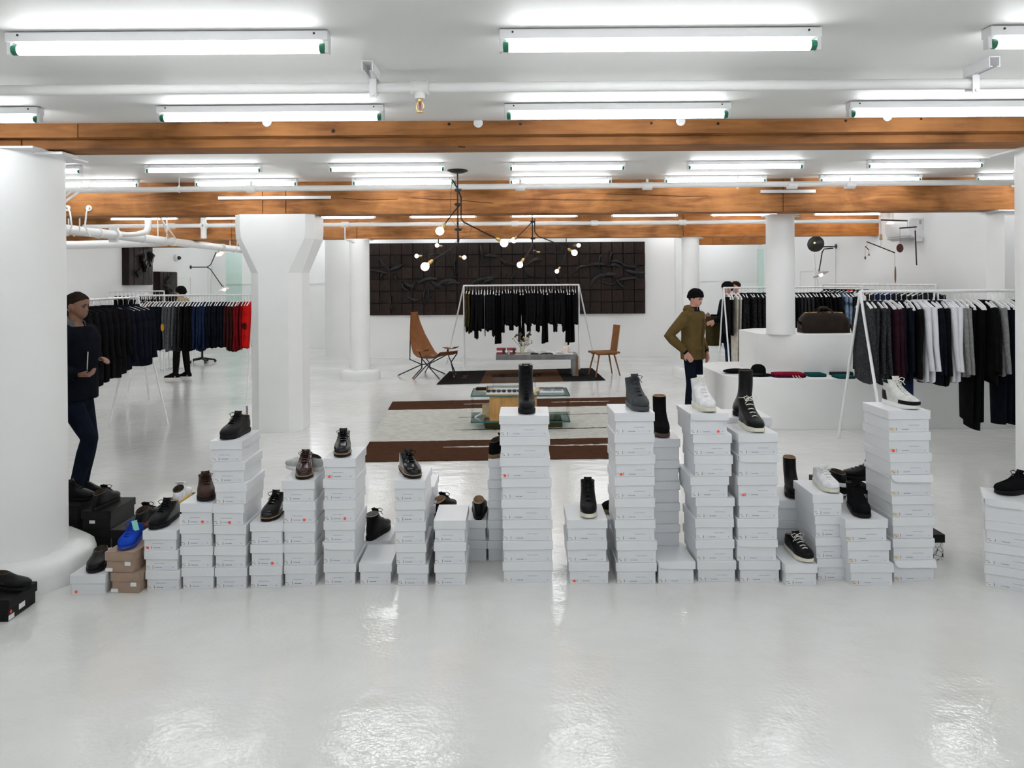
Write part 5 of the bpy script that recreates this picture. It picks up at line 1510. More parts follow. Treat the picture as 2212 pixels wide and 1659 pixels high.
def book(label, px, w, dpt, h, m, rz=0, open_=False, y=None, z=None):
    y = y or yb + .2
    x = W(px, 760, y).x
    t = thing('book' if not open_ else 'open_magazine', label, 'book' if not open_ else 'magazine', (x, y, z or zt), rz)
    if open_:
        for s in (-1, 1):
            rows = [[(s * w * q / 6, yy, .006 + h * math.sin(PI * min(1, q / 6 * .9)) * .6) for q in range(7)] for yy in (-dpt / 2, 0, dpt / 2)]
            obj('page', MB().sheet(rows, .006), m, t, smooth=60)
    else:
        obj('cover', MB().bbox((-w / 2, -dpt / 2, 0), (w / 2, dpt / 2, h)), m, t, bevel=.002)
        obj('pages', MB().bbox((-w / 2 + .004, -dpt / 2 - .001, .004), (w / 2 - .004, dpt / 2 - .003, h - .004)), M_STICK, t)
    return t
m_redc = mat('red_box', (.30, .03, .04), .45); m_dkc = mat('dark_book', (.02, .018, .018), .5); m_pg = mat('printed_page', (.5, .5, .5), .5, var=.6, scale=18)
for i in range(2):
    t = thing('gift_box', 'red and white packaged box standing on the bench end', 'box', (W(1083 + 22 * i, 760, yb + .12).x, yb + .12, zt), 0, 'red packaged boxes')
    obj('carton', MB().bbox((-.09, -.05, 0), (.09, .05, .12)), m_redc, t, bevel=.003)
    obj('white_band', MB().bbox((-.091, -.051, .045), (.091, -.0505, .075)), M_STICK, t)
    obj('side_panel', MB().bbox((.02, -.0515, .01), (.07, -.0505, .11)), m_dkc, t)
o = obj('bottle', MB().lathe([(.022, 0), (.022, .06), (.010, .075), (.010, .095), (.013, .1)], n=14), mat('clear_bottle', (.35, .32, .32), .1), None, smooth=40, loc=(W(1099, 766, yb + .03).x, yb + .03, zt)); tag(o, 'small glass bottle before the red packaged boxes', 'bottle')
book('brown magazine lying under the vase', 1128, .30, .22, .018, mat('kraft_cover', (.28, .2, .14), .5), .1, y=yb + .15)
book('open grey magazine in the middle of the bench', 1163, .19, .26, .05, m_pg, .1, True)
book('open white book beside the pale carafe', 1198, .19, .26, .05, M_STICK, -.15, True)
o = obj('magazine', MB().bbox((-.19, -.12, 0), (.19, .12, .012)), M_STICK, None, bevel=.002, loc=(W(1216, 764, yb + .13).x, yb + .13, zt)); tag(o, 'white magazine under the pale carafe', 'magazine')
# vase with dried flowers
vx = W(1128, 760, yb + .15).x
t = thing('vase', 'pale green cylinder vase of dried stems on the bench', 'vase', (vx, yb + .15, zt + .018))
obj('vessel', MB().lathe([(.040, 0), (.042, .01), (.042, .135), (.038, .135), (.037, .02)], n=20, cap1=True), mat('celadon', (.50, .52, .38), .35), t, smooth=40)
fl = thing('dried_flowers', 'dried branches with pale buds standing in the vase', 'flowers', (vx, yb + .15, zt + .04))
rn = random.Random(5)
m_stem = mat('dark_stem', (.035, .033, .02), .8); m_bud = mat('dry_bud', (.50, .36, .19), .8, var=.25); m_leaf = mat('dark_leaf', (.04, .045, .025), .7)
for i in range(15):
    an = rn.uniform(0, 2 * PI); sp = rn.uniform(.03, .16); hh = rn.uniform(.14, .34)
    dx = math.cos(an) * sp * 1.4; dy = math.sin(an) * sp * .6
    P = [(dx * .1, dy * .1, 0), (dx * .3, dy * .3, hh * .5), (dx, dy, hh)]
    obj('stem', MB().tube(P, .0035, 5), m_stem, fl)
    for k in range(4 if i % 2 else 2):
        p = Vector(P[2]) + Vector((rn.uniform(-.03, .03), rn.uniform(-.02, .02), rn.uniform(-.06, .04)))
        if i % 3: obj('bud', MB().ball(p, (.011, .011, .017), 8, 6), m_bud, fl, smooth=60)
        else: obj('leaf', MB().box(p, (.03, .008, .05), Matrix.Rotation(rn.uniform(-1, 1), 3, 'Y')), m_leaf, fl, bevel=.004)
o = obj('glass_tumbler', MB().lathe([(.035, 0), (.036, .09), (.033, .09), (.032, .008)], n=16, cap1=True), M_CLEAR, None, smooth=40, loc=(W(1143, 762, yb + .12).x, yb + .12, zt + .0)); tag(o, 'small clear glass tumbler beside the vase', 'glass')
cv = thing('carafe', 'pale pink carafe with a cup lid on the bench', 'carafe', (W(1222, 760, yb + .14).x, yb + .14, zt + .012))
obj('vessel', MB().lathe([(.05, 0), (.062, .02), (.062, .09), (.05, .12), (.03, .135), (.03, .15)], n=20), mat('blush_glass', (.72, .60, .52), .25), cv, smooth=40)
obj('cup', MB().lathe([(.034, .13), (.036, .20), (.030, .205)], n=18), mat('pale_glass', (.70, .70, .64), .2), cv, smooth=40)

# ================================================================== CHAIRS
m_tan = mat('tan_leather', (.22, .085, .028), .55, spec=.2, var=.15, scale=6, bump=.15, bscale=40); m_cop = mat('copper_foot', (.25, .10, .05), .5)
def sling_chair():
    p = FL(928, 815)
    t = thing('lounge_chair', 'tan leather sling chair with tall back on black rods', 'chair', (p.x, p.y + .05, 0), math.radians(-44))
    prof = [(-.50, 1.24), (-.47, 1.05), (-.40, .80), (-.30, .58), (-.20, .43), (-.08, .36), (.05, .36), (.16, .40), (.26, .42), (.36, .43), (.46, .46), (.54, .52)]
    hw = [.085, .12, .19, .24, .27, .27, .26, .26, .26, .25, .24, .22]
    rows = [[(x + .03 * (s * s), s * w_, z + .04 * s * s * (1 if 2 < i < 9 else .2)) for s in (-1, -.6, -.2, .2, .6, 1)] for i, ((x, z), w_) in enumerate(zip(prof, hw))]
    obj('sling', MB().sheet(rows, .008), m_tan, t, smooth=60)
    for s in (-1, 1):
        rows = [[(x, s * .36 + dy, z - .3 * dy * dy) for dy in (-.06, 0, .06)] for x, z in ((.02, .55), (.15, .53), (.28, .54), (.38, .58))]
        obj('armrest', MB().sheet(rows, .008), m_tan, t, smooth=60)
        obj('frame_rod', MB().tube([(-.48, s * .07, 1.22), (-.40, s * .16, .62), (-.36, s * .2, .33), (-.12, s * .1, .24)], .011, 8), M_BLACKMETAL, t, smooth=50)
        obj('frame_rod', MB().tube([(-.12, s * .1, .24), (.12, s * .30, .40), (.12, s * .36, .52)], .011, 8), M_BLACKMETAL, t, smooth=50)
        obj('frame_rod', MB().tube([(.28, s * .30, .28), (.54, s * .22, .47), (.55, s * .21, .51)], .011, 8), M_BLACKMETAL, t, smooth=50)
        obj('frame_rod', MB().tube([(.12, s * .36, .52), (.18, s * .33, .38), (.28, s * .30, .28)], .011, 8), M_BLACKMETAL, t, smooth=50)
        for a, b in (((-.12, s * .1, .24), (-.55, s * .34, .02)), ((-.12, s * .1, .17), (-.02, s * .40, .02)), ((.28, s * .30, .28), (.16, s * .52, .02)), ((.28, s * .30, .28), (.50, s * .18, .02))):
            lg = obj('leg', MB().tube([a, b], .011, 8), M_BLACKMETAL, t, smooth=50)
            a, b = Vector(a), Vector(b); dd = (b - a).normalized()
            obj('foot', MB().tube([b - dd * .03, b + Vector((0, 0, -.005))], .016, 8), m_cop, lg)
    obj('hub', MB().tube([(-.12, -.1, .24), (-.12, .1, .24)], .012, 8).tube([(-.12, -.1, .17), (-.12, -.1, .24)], .011, 8).tube([(-.12, .1, .17), (-.12, .1, .24)], .011, 8), M_BLACKMETAL, t, smooth=40)
sling_chair()
m_oak = wood('warm_oak', (.17, .065, .02), (.28, .12, .042), .45, 5, 'Z')
def wood_chair():
    p = FL(1305, 812)
    t = thing('side_chair', 'small plain wooden chair with plank back and splayed legs', 'chair', (p.x, p.y, .012), math.radians(196))
    obj('seat', MB().bbox((-.24, -.22, .43), (.24, .22, .465)), m_oak, t, bevel=.008)
    obj('backrest', MB().box((-.235, 0, .70), (.028, .27, .54), Matrix.Rotation(-.14, 3, 'Y')), m_oak, t, bevel=.006)
    for sx in (-1, 1):
        for sy in (-1, 1):
            obj('leg', MB().tube([(sx * .15, sy * .13, .435), (sx * .25, sy * .19, 0)], [.017, .012], 10), m_oak, t, smooth=50)
    for sy in (-1, 1): obj('batten', MB().bbox((-.2, sy * .13 - .03, .405), (.2, sy * .13 + .03, .43)), m_oak, t, bevel=.004)
    o = obj('price_tag', MB().box((-.17, .12, .37), (.002, .03, .05)), M_STICK, t); o['label'] = 'small white price tag'
wood_chair()

# ================================================================== PODIUM GOODS
def hat(label, px, py, m, rz=0, s=1.0, crown=True):
    p = FL(px, py, PZ1)
    t = thing('hat', label, 'hat', (p.x, p.y, PZ1), rz)
    obj('brim', MB().lathe([(.06 * s, .004), (.12 * s, .004), (.165 * s, .012), (.167 * s, .016), (.12 * s, .010), (.088 * s, .014)], n=30, cap0=True, cap1=True), m, t, smooth=50)
    if crown:
        obj('crown', MB().lathe([(.092 * s, .010), (.094 * s, .05), (.090 * s, .09), (.07 * s, .125), (.035 * s, .142), (.004, .146)], n=28), m, t, smooth=60)
        obj('hat_band', MB().lathe([(.0945 * s, .014), (.0955 * s, .03), (.094 * s, .038)], n=28, cap0=False, cap1=False), mat('hat_ribbon', (.006, .006, .007), .5), t, smooth=50)
    return t
m_felt = fabric('black_felt', (.007, .007, .008))
hat('black round-crowned felt hat on the podium ledge', 1638, 811, m_felt)
p = FL(1592, 808, PZ1)
t = thing('cap', 'flattened black cap beside the round felt hat', 'cap', (p.x, p.y + .1, PZ1), .3)
obj('crown', MB().ball((0, 0, .03), (.17, .10, .03), 18, 8), m_felt, t, smooth=60); obj('visor', MB().box((.18, -.02, .012), (.14, .14, .012)), m_felt, t, bevel=.006)
def knit(label, name, px0, px1, py, m, hh, layers, cat):
    a = FL(px0, py, PZ1); b = FL(px1, py, PZ1); w_ = (b.x - a.x)
    t = thing(name, label, cat, ((a.x + b.x) / 2, a.y + .14, PZ1))
    rn = random.Random(name + label)
    for k in range(layers):
        n = 20; rings = []
        z0 = hh * k / layers; hz = hh / layers
        for z, g in ((z0, .97), (z0 + hz * .3, 1.0), (z0 + hz * .8, 1.0), (z0 + hz * .98, .93)):
            rings.append([Vector((w_ / 2 * g * math.copysign(abs(math.cos(2 * PI * j / n)) ** .4, math.cos(2 * PI * j / n)) * (1 + rn.uniform(-.02, .02)) * (1 - .04 * k), .13 * g * math.copysign(abs(math.sin(2 * PI * j / n)) ** .5, math.sin(2 * PI * j / n)), z)) for j in range(n)])
        obj('fold', MB().rings(rings), m[k % len(m)], t, smooth=60)
    return t
m_knr, m_knp, m_teal, m_dteal = fabric('red_knit', (.22, .008, .022), .4, 40), fabric('plum_knit', (.06, .01, .05), .4, 40), fabric('teal_knit', (.012, .07, .075), .3, 40), fabric('dark_teal_knit', (.018, .028, .03), .3, 40)
t = knit('folded red and plum fringed scarf on the podium ledge', 'folded_scarf', 1676, 1748, 817, [m_knp, m_knr], .05, 2, 'scarf')
for i in range(9):
    obj('fringe', MB().tube([(.06 + .012 * i - .05, -.13, .03), (.06 + .013 * i - .05, -.16, .012), (.065 + .014 * i - .05, -.175 - .01 * (i % 2), .006)], .004, 5), m_knr if i % 3 else M_STICK, t)
knit('single folded teal beanie between the red scarf and dark knits', 'folded_beanie', 1750, 1791, 815, [m_teal], .035, 1, 'beanie')
knit('folded dark grey knit behind the teal one at ledge end', 'folded_knit', 1799, 1850, 812, [m_dteal], .04, 1, 'knitwear')
knit('folded teal knit beside the charcoal tweed overshirts', 'folded_knit', 1812, 1855, 819, [m_teal], .03, 1, 'knitwear')
# holdall
p0, p1 = W(1732, 722, 9.95), W(1832, 722, 9.95)
t = thing('holdall_bag', 'dark brown canvas holdall on the upper podium tier', 'bag', ((p0.x + p1.x) / 2, 10.0, PZ2))
m_bag = mat('waxed_canvas', (.018, .011, .008), .6, spec=.15, var=.25, scale=8, bump=.4, bscale=30)
w_ = p1.x - p0.x
rings = []
for q in range(11):
    f = -1 + 2 * q / 10; e = (1 - abs(f) ** 6) ** .4 if abs(f) < 1 else .0
    hh = .27 * (.72 + .28 * e); dd = .14 * (.80 + .2 * e)
    prof = [(-dd, .0), (-dd * 1.05, .05), (-dd, hh * .6), (-dd * .6, hh * .95), (0, hh + .004 * math.sin(q)), (dd * .6, hh * .95), (dd, hh * .6), (dd * 1.05, .05), (dd, 0)]
    rings.append([Vector((f * w_ / 2, y, z)) for y, z in prof])
obj('bag_body', MB().rings(rings), m_bag, t, smooth=60, bevel=0)
obj('zip', MB().tube([(-w_ * .42, 0, .262), (0, -.002, .275), (w_ * .42, 0, .262)], .007, 6), M_BRASS, t)
for s in (-1, 1):
    obj('handle', MB().tube([(-w_ * .18, s * .10, .20), (-w_ * .15, s * .05, .29), (-w_ * .08, s * .02, .325), (w_ * .08, s * .02, .325), (w_ * .15, s * .05, .29), (w_ * .18, s * .10, .20)], (.012), 8), m_bag, t, smooth=60)
obj('handle_wrap', MB().tube([(-w_ * .08, 0, .325), (w_ * .08, 0, .325)], .024, 10), m_bag, t, smooth=60)
obj('strap', MB().tube([(-w_ * .5, 0, .12), (-w_ * .56, -.03, .16), (-w_ * .57, -.05, .06), (-w_ * .50, -.12, .02)], [(.022, .006)] * 4, 8), m_bag, t, smooth=60)
obj('strap', MB().tube([(w_ * .5, 0, .12), (w_ * .57, -.03, .10), (w_ * .6, -.06, .02), (w_ * .54, -.12, .01)], [(.022, .006)] * 4, 8), m_bag, t, smooth=60)
o = obj('bag_tag', MB().bbox((-.03, -.02, 0), (.03, .02, .008)), M_STICK, t, loc=(w_ * .56, -.12, .012))
# low black stool base seen below the sweaters, and a clear stand
p = FL(437, 783)
t = thing('low_stool', 'low black metal stool frame beyond the sweater rack', 'stool', (p.x, p.y, 0))
for k in range(5):
    an = 2 * PI * k / 5 + .3
    lg = obj('leg', MB().tube([(0, 0, .10), (.28 * math.cos(an), .28 * math.sin(an), .06)], [.03, .018], 8), M_BLACKMETAL, t)
    obj('caster', MB().lathe([(.03, -.02), (.03, .02)], (.28 * math.cos(an), .28 * math.sin(an), .031), 12, axis=(math.cos(an + 1.57), math.sin(an + 1.57), 0)), M_DARK, lg)
obj('post', MB().tube([(0, 0, .08), (0, 0, .42)], .025, 10), M_BLACKMETAL, t, smooth=40)
obj('seat', MB().lathe([(.17, .42), (.18, .44), (.18, .48), (.16, .50)], n=24), m_felt, t, smooth=40)
p = FL(372, 800)
t = thing('clear_plinth', 'small clear-framed plinth beyond the sweater rack', 'plinth', (p.x, p.y, 0))
m = MB()
for a in (-.25, .25):
    for b in (0, .4): m.bbox((a - .01, b - .01, 0), (a + .01, b + .01, .42))
for z in (.01, .41):
    for b in (0, .4): m.bbox((-.25, b - .01, z - .01), (.25, b + .01, z + .01))
    for a in (-.25, .25): m.bbox((a - .01, 0, z - .01), (a + .01, .4, z + .01))
obj('frame', m, M_METALW, t); obj('top', MB().bbox((-.26, -.01, .42), (.26, .41, .436)), M_WHITE, t)
# ================================================================== PEOPLE
def bake(mb, name, m, voxel, smooth=2, parent=None):
    """fuse overlapping closed pieces into one continuous surface"""
    me = mb.mesh(name, m)
    o = put(name, me, None)
    md = o.modifiers.new('fuse', 'REMESH'); md.mode = 'VOXEL'; md.voxel_size = voxel; md.use_smooth_shade = True
    if smooth:
        s = o.modifiers.new('soft', 'SMOOTH'); s.factor = .5; s.iterations = smooth
    dg = bpy.context.evaluated_depsgraph_get(); dg.update()
    me2 = bpy.data.meshes.new_from_object(o.evaluated_get(dg))
    me2.name = name
    bpy.data.objects.remove(o); bpy.data.meshes.remove(me)
    if not me2.materials: me2.materials.append(m)
    me2.polygons.foreach_set('use_smooth', [True] * len(me2.polygons))
    ob = put(name, me2, parent)
    return ob
def oval(cx, cy, z, rx, ry, n=24, p=.9):
    return [Vector((cx + rx * math.copysign(abs(math.cos(2 * PI * k / n)) ** p, math.cos(2 * PI * k / n)), cy + ry * math.copysign(abs(math.sin(2 * PI * k / n)) ** p, math.sin(2 * PI * k / n)), z)) for k in range(n)]
HF = [(0, .058), (.02, .078), (.045, .088), (.058, .084), (.072, .086), (.10, .084), (.118, .092), (.135, .095), (.165, .092), (.19, .08), (.215, .05), (.228, .018)]
HBk = [(0, .015), (.03, .035), (.06, .062), (.09, .088), (.13, .102), (.165, .10), (.19, .088), (.215, .055), (.228, .018)]
HW = [(0, .026), (.02, .045), (.045, .058), (.07, .066), (.10, .071), (.13, .075), (.165, .074), (.19, .064), (.215, .04), (.228, .014)]
NZ = [(0, 0), (.052, 0), (.060, .012), (.068, .025), (.078, .022), (.10, .010), (.118, 0), (.3, 0)]
def head_rings(grow=0.0, z0=0, z1=.228, nose=True, n=30, steps=22, trim=None):
    rings = []
    for i in range(steps):
        z = z0 + (z1 - z0) * i / (steps - 1)
        f, b, w = lerp_tab(HF, z) + grow, lerp_tab(HBk, z) + grow, lerp_tab(HW, z) + grow
        r = []
        for k in range(n):
            a = 2 * PI * k / n; c, s = math.cos(a), math.sin(a)
            x = (f if c > 0 else b) * math.copysign(abs(c) ** .85, c); y = w * math.copysign(abs(s) ** .85, s)
            if nose and c > 0:
                x += lerp_tab(NZ, z) * math.exp(-(y / .011) ** 2)
                x += (.006 if .035 < z < .055 else 0) * math.exp(-(y / .022) ** 2)
                x -= (.010 if .098 < z < .118 else 0) * math.exp(-((abs(y) - .032) / .014) ** 2)
            r.append(Vector((x, y, z)))
        rings.append(r)
    return rings
def person(label, loc, heading, height, skin, P, voxel=.007):
    s = height / 1.78
    t = thing('person', label, 'person', loc, heading)
    t.scale = (s, s, s)
    lean = P.get('lean', 0.0)
    b = MB()
    # trunk and neck
    tr = [(.86, .135, .10, 0), (.93, .155, .105, -.01), (1.05, .145, .10, 0), (1.14, .135, .095, 0), (1.28, .155, .11, .01), (1.38, .175, .11, 0), (1.45, .15, .085, -.01), (1.49, .09, .065, -.012), (1.53, .055, .058, -.008)]
    b.rings([oval(dx + lean * max(0, z - .9), 0, z, dpt, w) for z, w, dpt, dx in tr])
    hx = lean * .6 + P.get('headfwd', .01)
    b.tube([(hx - .03, 0, 1.46), (hx - .012, 0, 1.53), (hx, 0, 1.60)], [.062, .055, .058], 16)
    HM = Matrix.Translation((hx + .0, 0, 1.552)) @ Matrix.Rotation(P.get('headyaw', 0), 4, 'Z') @ Matrix.Rotation(P.get('nod', 0), 4, 'Y')
    b.rings([[HM @ q for q in r] for r in head_rings()])
    for sd in (-1, 1):
        e = MB().ball((-.008, sd * .074, .098), (.022, .010, .032), 10, 8)
        b.add([HM @ Vector(q) for q in e.v], e.f)
    # limbs
    for sd, nm in ((1, 'L'), (-1, 'R')):
        sh, el, wr = [Vector(q) for q in P['arm' + nm]]
        b.tube([sh + Vector((0, -sd * .05, .0)), sh, sh.lerp(el, .5), el, el.lerp(wr, .35), wr], [.05, .056, .046, .040, .040, .026], 12)
        hd = Vector(P.get('hand' + nm, (wr - el))).normalized()
        pn = Vector(P.get('palm' + nm, (0, -sd, 0))); pn = (pn - hd * pn.dot(hd)).normalized()
        ac = hd.cross(pn)                      # across the palm
        tside = P.get('thumb' + nm, 1)
        curl = P.get('curl' + nm, .35)
        b.tube([wr - hd * .02, wr + hd * .02, wr + hd * .06, wr + hd * .095], [(.024, .020), (.034, .017), (.041, .016), (.040, .014)], 12, flat=ac)
        for k in range(4):
            L = (.070, .080, .074, .056)[k]
            st = wr + hd * .088 + ac * (.030 - .020 * k) * tside
            pts = [st - hd * .02, st]; dr = hd.copy(); q = st.copy()
            for g in (.45, .32, .23):
                dr = (dr * math.cos(curl) + pn * math.sin(curl)).normalized()
                q = q + dr * L * g; pts.append(q.copy())
            b.tube(pts, [.0095, .0095, .009, .0082, .0068], 8)
        st = wr + hd * .03 + ac * .030 * tside
        q1 = st + (hd * .7 + ac * tside * .7).normalized() * .035; q2 = q1 + (hd * .9 + ac * tside * .2 + pn * .3).normalized() * .030; q3 = q2 + (hd + pn * .5).normalized() * .022
        b.tube([st - ac * .012 * tside, st, q1, q2, q3], [.013, .013, .0115, .010, .008], 8)
        hp, kn, an = [Vector(q) for q in P['leg' + nm]]
        b.tube([hp + Vector((0, 0, .06)), hp, hp.lerp(kn, .5), kn, kn.lerp(an, .3), kn.lerp(an, .6), an, an + Vector((0, 0, -.05))], [.07, .082, .068, .052, .054, .046, .034, .034], 14)
        ft = P.get('foot' + nm, 0); fd = Vector((math.cos(ft), math.sin(ft), 0))
        b.tube([an + Vector((0, 0, -.04)) - fd * .03, an + Vector((0, 0, -.04)) + fd * .05, an + Vector((0, 0, -.042)) + fd * .13], [.025, .026, .016], 10)
    bake(b, 'body', skin, voxel, 1, t)
    # eyes
    for sd in (-1, 1):
        e = MB().ball(HM @ Vector((.081, sd * .031, .108)), .0105, 10, 8)
        obj('eye', e, mat('eye_dark', (.03, .02, .015), .25), t, smooth=60)
        obj('eyebrow', MB().tube([HM @ Vector((.094 - .012 * q, sd * (.016 + .016 * q), .124 + .003 * math.sin(q * 1.5))) for q in range(3)], [.004, .005, .003], 6), P['hairm'], t, smooth=60)
    # hair or hat
    if P.get('hat'):
        r = head_rings(.012, .128, .226, False, steps=12)
        for i, q in enumerate(r):
            f = i / 11
            for v in q:
                v.z = .138 + (v.z - .128) * 1.12 + (.0 if v.x > .03 else -.028 * (1 - f) * min(1, (.03 - v.x) / .06))
        r2 = [[HM @ v for v in q] for q in r]
        obj('beanie', MB().rings(r2), P['hat'], t, smooth=60)
        c = [[HM @ Vector((v.x * 1.035, v.y * 1.035, v.z + dz)) for v in r[0]] for dz in (-.004, .03)]
        obj('beanie_cuff', MB().rings(c), P['hat'], t, smooth=50)
        hr = head_rings(.004, .075, .14, False, steps=6)
        for q in hr:
            for v in q: v.x = min(v.x, .005 + (v.z - .075) * .5)
        obj('hair', MB().rings([[HM @ v for v in q] for q in hr]), P['hairm'], t, smooth=60)
    else:
        thick = P.get('hairthick', .004)
        hr = head_rings(thick, .085, .232, False, steps=16)
        for q in hr:
            for v in q:
                lim = lerp_tab([(.085, -.02), (.11, -.005), (.14, .03), (.165, .085), (.18, .2)], v.z)
                if v.x > lim: v.x = lim; v.y *= .96
        obj('hair', MB().rings([[HM @ v for v in q] for q in hr]), P['hairm'], t, smooth=60)
    if P.get('moustache'):
        obj('moustache', MB().tube([HM @ Vector((.093 - .010 * abs(q), q * .017, .058 - .006 * q * q)) for q in (-1.3, -.6, 0, .6, 1.3)], [.003, .006, .006, .006, .003], 8), P['hairm'], t, smooth=60)
    # jacket
    j = MB(); hem = P.get('hem', .80); g = P.get('bulk', .03)
    jt = [(hem, .165, .115, 0), (hem + .1, .165, .118, -.003), (1.05, .155, .112, 0), (1.14, .150, .108, 0), (1.28, .168, .12, .01), (1.38, .185, .118, 0), (1.445, .165, .095, -.01), (1.485, .10, .08, -.012)]
    j.rings([oval(dx + lean * max(0, z - .9), 0, z, dpt + g, w + g) for z, w, dpt, dx in jt])
    for sd, nm in ((1, 'L'), (-1, 'R')):
        sh, el, wr = [Vector(q) for q in P['arm' + nm]]
        k = g / .03
        j.tube([sh + Vector((0, -sd * .08, .01)), sh + Vector((0, 0, .005)), sh.lerp(el, .35), sh.lerp(el, .7), el, el.lerp(wr, .25), el.lerp(wr, .6), wr - (wr - el).normalized() * .015], [.06 + .02 * k, .062 + .022 * k, .056 + .020 * k, .050 + .018 * k, .050 + .018 * k, .052 + .016 * k, .044 + .014 * k, .036 + .012 * k], 14)
    bake(j, 'jacket', P['jacket'], max(.010, voxel), 2, t)
    for nm in ('L', 'R'):
        sh, el, wr = [Vector(q) for q in P['arm' + nm]]
        d = (wr - el).normalized()
        obj('cuff', MB().tube([wr - d * .03, wr + d * .012], [.036, .034], 12), P.get('cuff', P['jacket']), t, smooth=50)
    if P.get('zip'):
        obj('placket', MB().tube([(lean * max(0, z - .9) + lerp_tab([(hem, .115), (1.05, .112), (1.28, .132), (1.40, .118), (1.44, .095)], z) + g, 0, z) for z in (hem + .01, hem + .15, 1.1, 1.2, 1.3, 1.38)], [(.022, .005)] * 6, 8, flat=(0, 1, 0)), P['zip'], t, smooth=50)
        for sd in (-1, 1):
            obj('pocket_flap', MB().box((.118 + g * .6, sd * .105, hem + .16), (.012, .12, .05), Matrix.Rotation(sd * .65, 3, 'Z')), P['jacket'], t, bevel=.004)
    # hood / collar
    if P.get('hood'):
        rows = []
        for q in range(13):
            a = PI * .22 + (2 * PI - PI * .44) * q / 12
            rows.append([Vector((hx - .02 + .075 * w_ * math.cos(a) - .02 * w_, .085 * w_ * math.sin(a), z - (.03 if math.cos(a) > .3 else 0))) for w_, z in ((1.25, 1.46), (1.45, 1.50), (1.25, 1.555), (.92, 1.565), (.80, 1.53))])
        obj('hood', MB().sheet(rows, .012), P['hood'], t, smooth=60)
    if P.get('collar'):
        rows = []
        for q in range(13):
            a = .35 + (2 * PI - .7) * q / 12
            rows.append([Vector((hx - .015 + .068 * w_ * math.cos(a), .072 * w_ * math.sin(a), z)) for w_, z in ((1.3, 1.475), (1.05, 1.51), (1.0, 1.545), (1.12, 1.535))])
        obj('collar', MB().sheet(rows, .007), P['collar'], t, smooth=60)
        obj('shirt_front', MB().rings([oval(lean * .55 + .045, 0, z, r_, r_ * 1.1, 14) for z, r_ in ((1.40, .060), (1.46, .055), (1.50, .045))]), P['collar'], t, smooth=60)
    # trousers
    q = MB()
    q.rings([oval(dx, 0, z, dpt, w) for z, w, dpt, dx in ((.80, .145, .110, 0), (.88, .165, .120, -.005), (.96, .162, .118, 0), (1.02, .155, .11, 0))])
    tw = P.get('slim', 1.0)
    for sd, nm in ((1, 'L'), (-1, 'R')):
        hp, kn, an = [Vector(v) for v in P['leg' + nm]]
        q.tube([hp + Vector((0, 0, .05)), hp, hp.lerp(kn, .4), hp.lerp(kn, .75), kn, kn.lerp(an, .3), kn.lerp(an, .7), an + Vector((0, 0, .02 if P.get('cuffup') else -.02))], [.085, .098 * tw, .086 * tw, .074 * tw, .067 * tw, .066 * tw, .056 * tw, .052 * tw], 14)
    bake(q, 'trousers', P['trousers'], max(.010, voxel), 2, t)
    # shoes
    um, A, B = shoe_mesh('derby', .047, P['shoe'], m_sue)
    so = sole_mesh(.028, .005, P.get('sole', m_blks), .047)
    for nm in ('L', 'R'):
        an = Vector(P['leg' + nm][2]); ft = P.get('foot' + nm, 0)
        base = an - Vector((math.cos(ft), math.sin(ft), 0)) * .075
        u = put('footwear', um, t, (base.x, base.y, 0), (0, 0, ft)); put('sole', so, u)
    return t
sk1 = mat('skin_brown', (.22, .105, .065), .5, var=.08, scale=12); sk2 = mat('skin_fair', (.52, .27, .20), .5, var=.08, scale=12)
hair1 = fabric('shaved_hair', (.022, .014, .011)); hair2 = fabric('dark_brown_hair', (.03, .017, .010))
j_navy = fabric('navy_wool', (.006, .007, .011)); j_olive = fabric('olive_canvas', (.115, .078, .030), .08); j_ind = fabric('indigo_denim', (.007, .010, .018)); j_gry = fabric('grey_sweat', (.12, .12, .125)); j_blk = fabric('black_knit', (.007, .007, .008)); j_chk = fabric('dark_check', (.018, .020, .026), .5, 25)
# customer beside the column
pp = FL(160, 1077)
a = person('man in navy jacket and grey hood holding a pen', (pp.x, pp.y, 0), math.radians(-4), 1.77, sk1, dict(
    hairm=hair1, hairthick=.003, jacket=j_navy, trousers=j_ind, shoe=m_blk, hood=j_gry, hem=.86, bulk=.055, headfwd=.015, nod=.05, slim=1.02,
    armL=[(0, .19, 1.41), (-.08, .26, 1.13), (.09, .18, 1.18)], armR=[(0, -.19, 1.41), (-.06, -.27, 1.12), (.17, -.20, 1.09)],
    handL=(1, -.25, .12), palmL=(0, -.3, -1), thumbL=-1, curlL=.55, handR=(1, .25, -.02), palmR=(0, .4, 1), thumbR=1, curlR=.6,
    legL=[(0, .09, .90), (.08, .10, .50), (-.01, .11, .08)], legR=[(0, -.09, .90), (.20, -.09, .54), (.07, -.10, .08)], lean=.03), .0065)
for k, (x, y, z) in enumerate(((0, 0, 0), (.008, .004, -.015), (-.012, 0, -.02), (.004, .006, -.03))):
    obj('key', MB().tube([(.03 + x, -.19 + y - .03, .80 + z), (.03 + x * 2, -.235 + y, .765 + z)], .006, 6).lathe([(.013, -.002), (.013, .002)], (.03 + x, -.225 + y, .81 + z), 10, axis=(0, 1, .2)), M_CHROME, a)
o = obj('pen', MB().tube([(0, 0, 0), (0, 0, .15)], .0045, 8), mat('pale_pen', (.5, .48, .45), .4), None, smooth=40)
s = 1.77 / 1.78
M = a.matrix_basis
pw = Matrix.Translation((pp.x, pp.y, 0)) @ Matrix.Rotation(math.radians(-4), 4, 'Z') @ Matrix.Scale(s, 4)
o.location = pw @ Vector((.235, -.165, 1.13)); o.rotation_euler = (0, .05, 0)
tag(o, 'slim pale pen upright in the hand of the man in navy', 'pen')
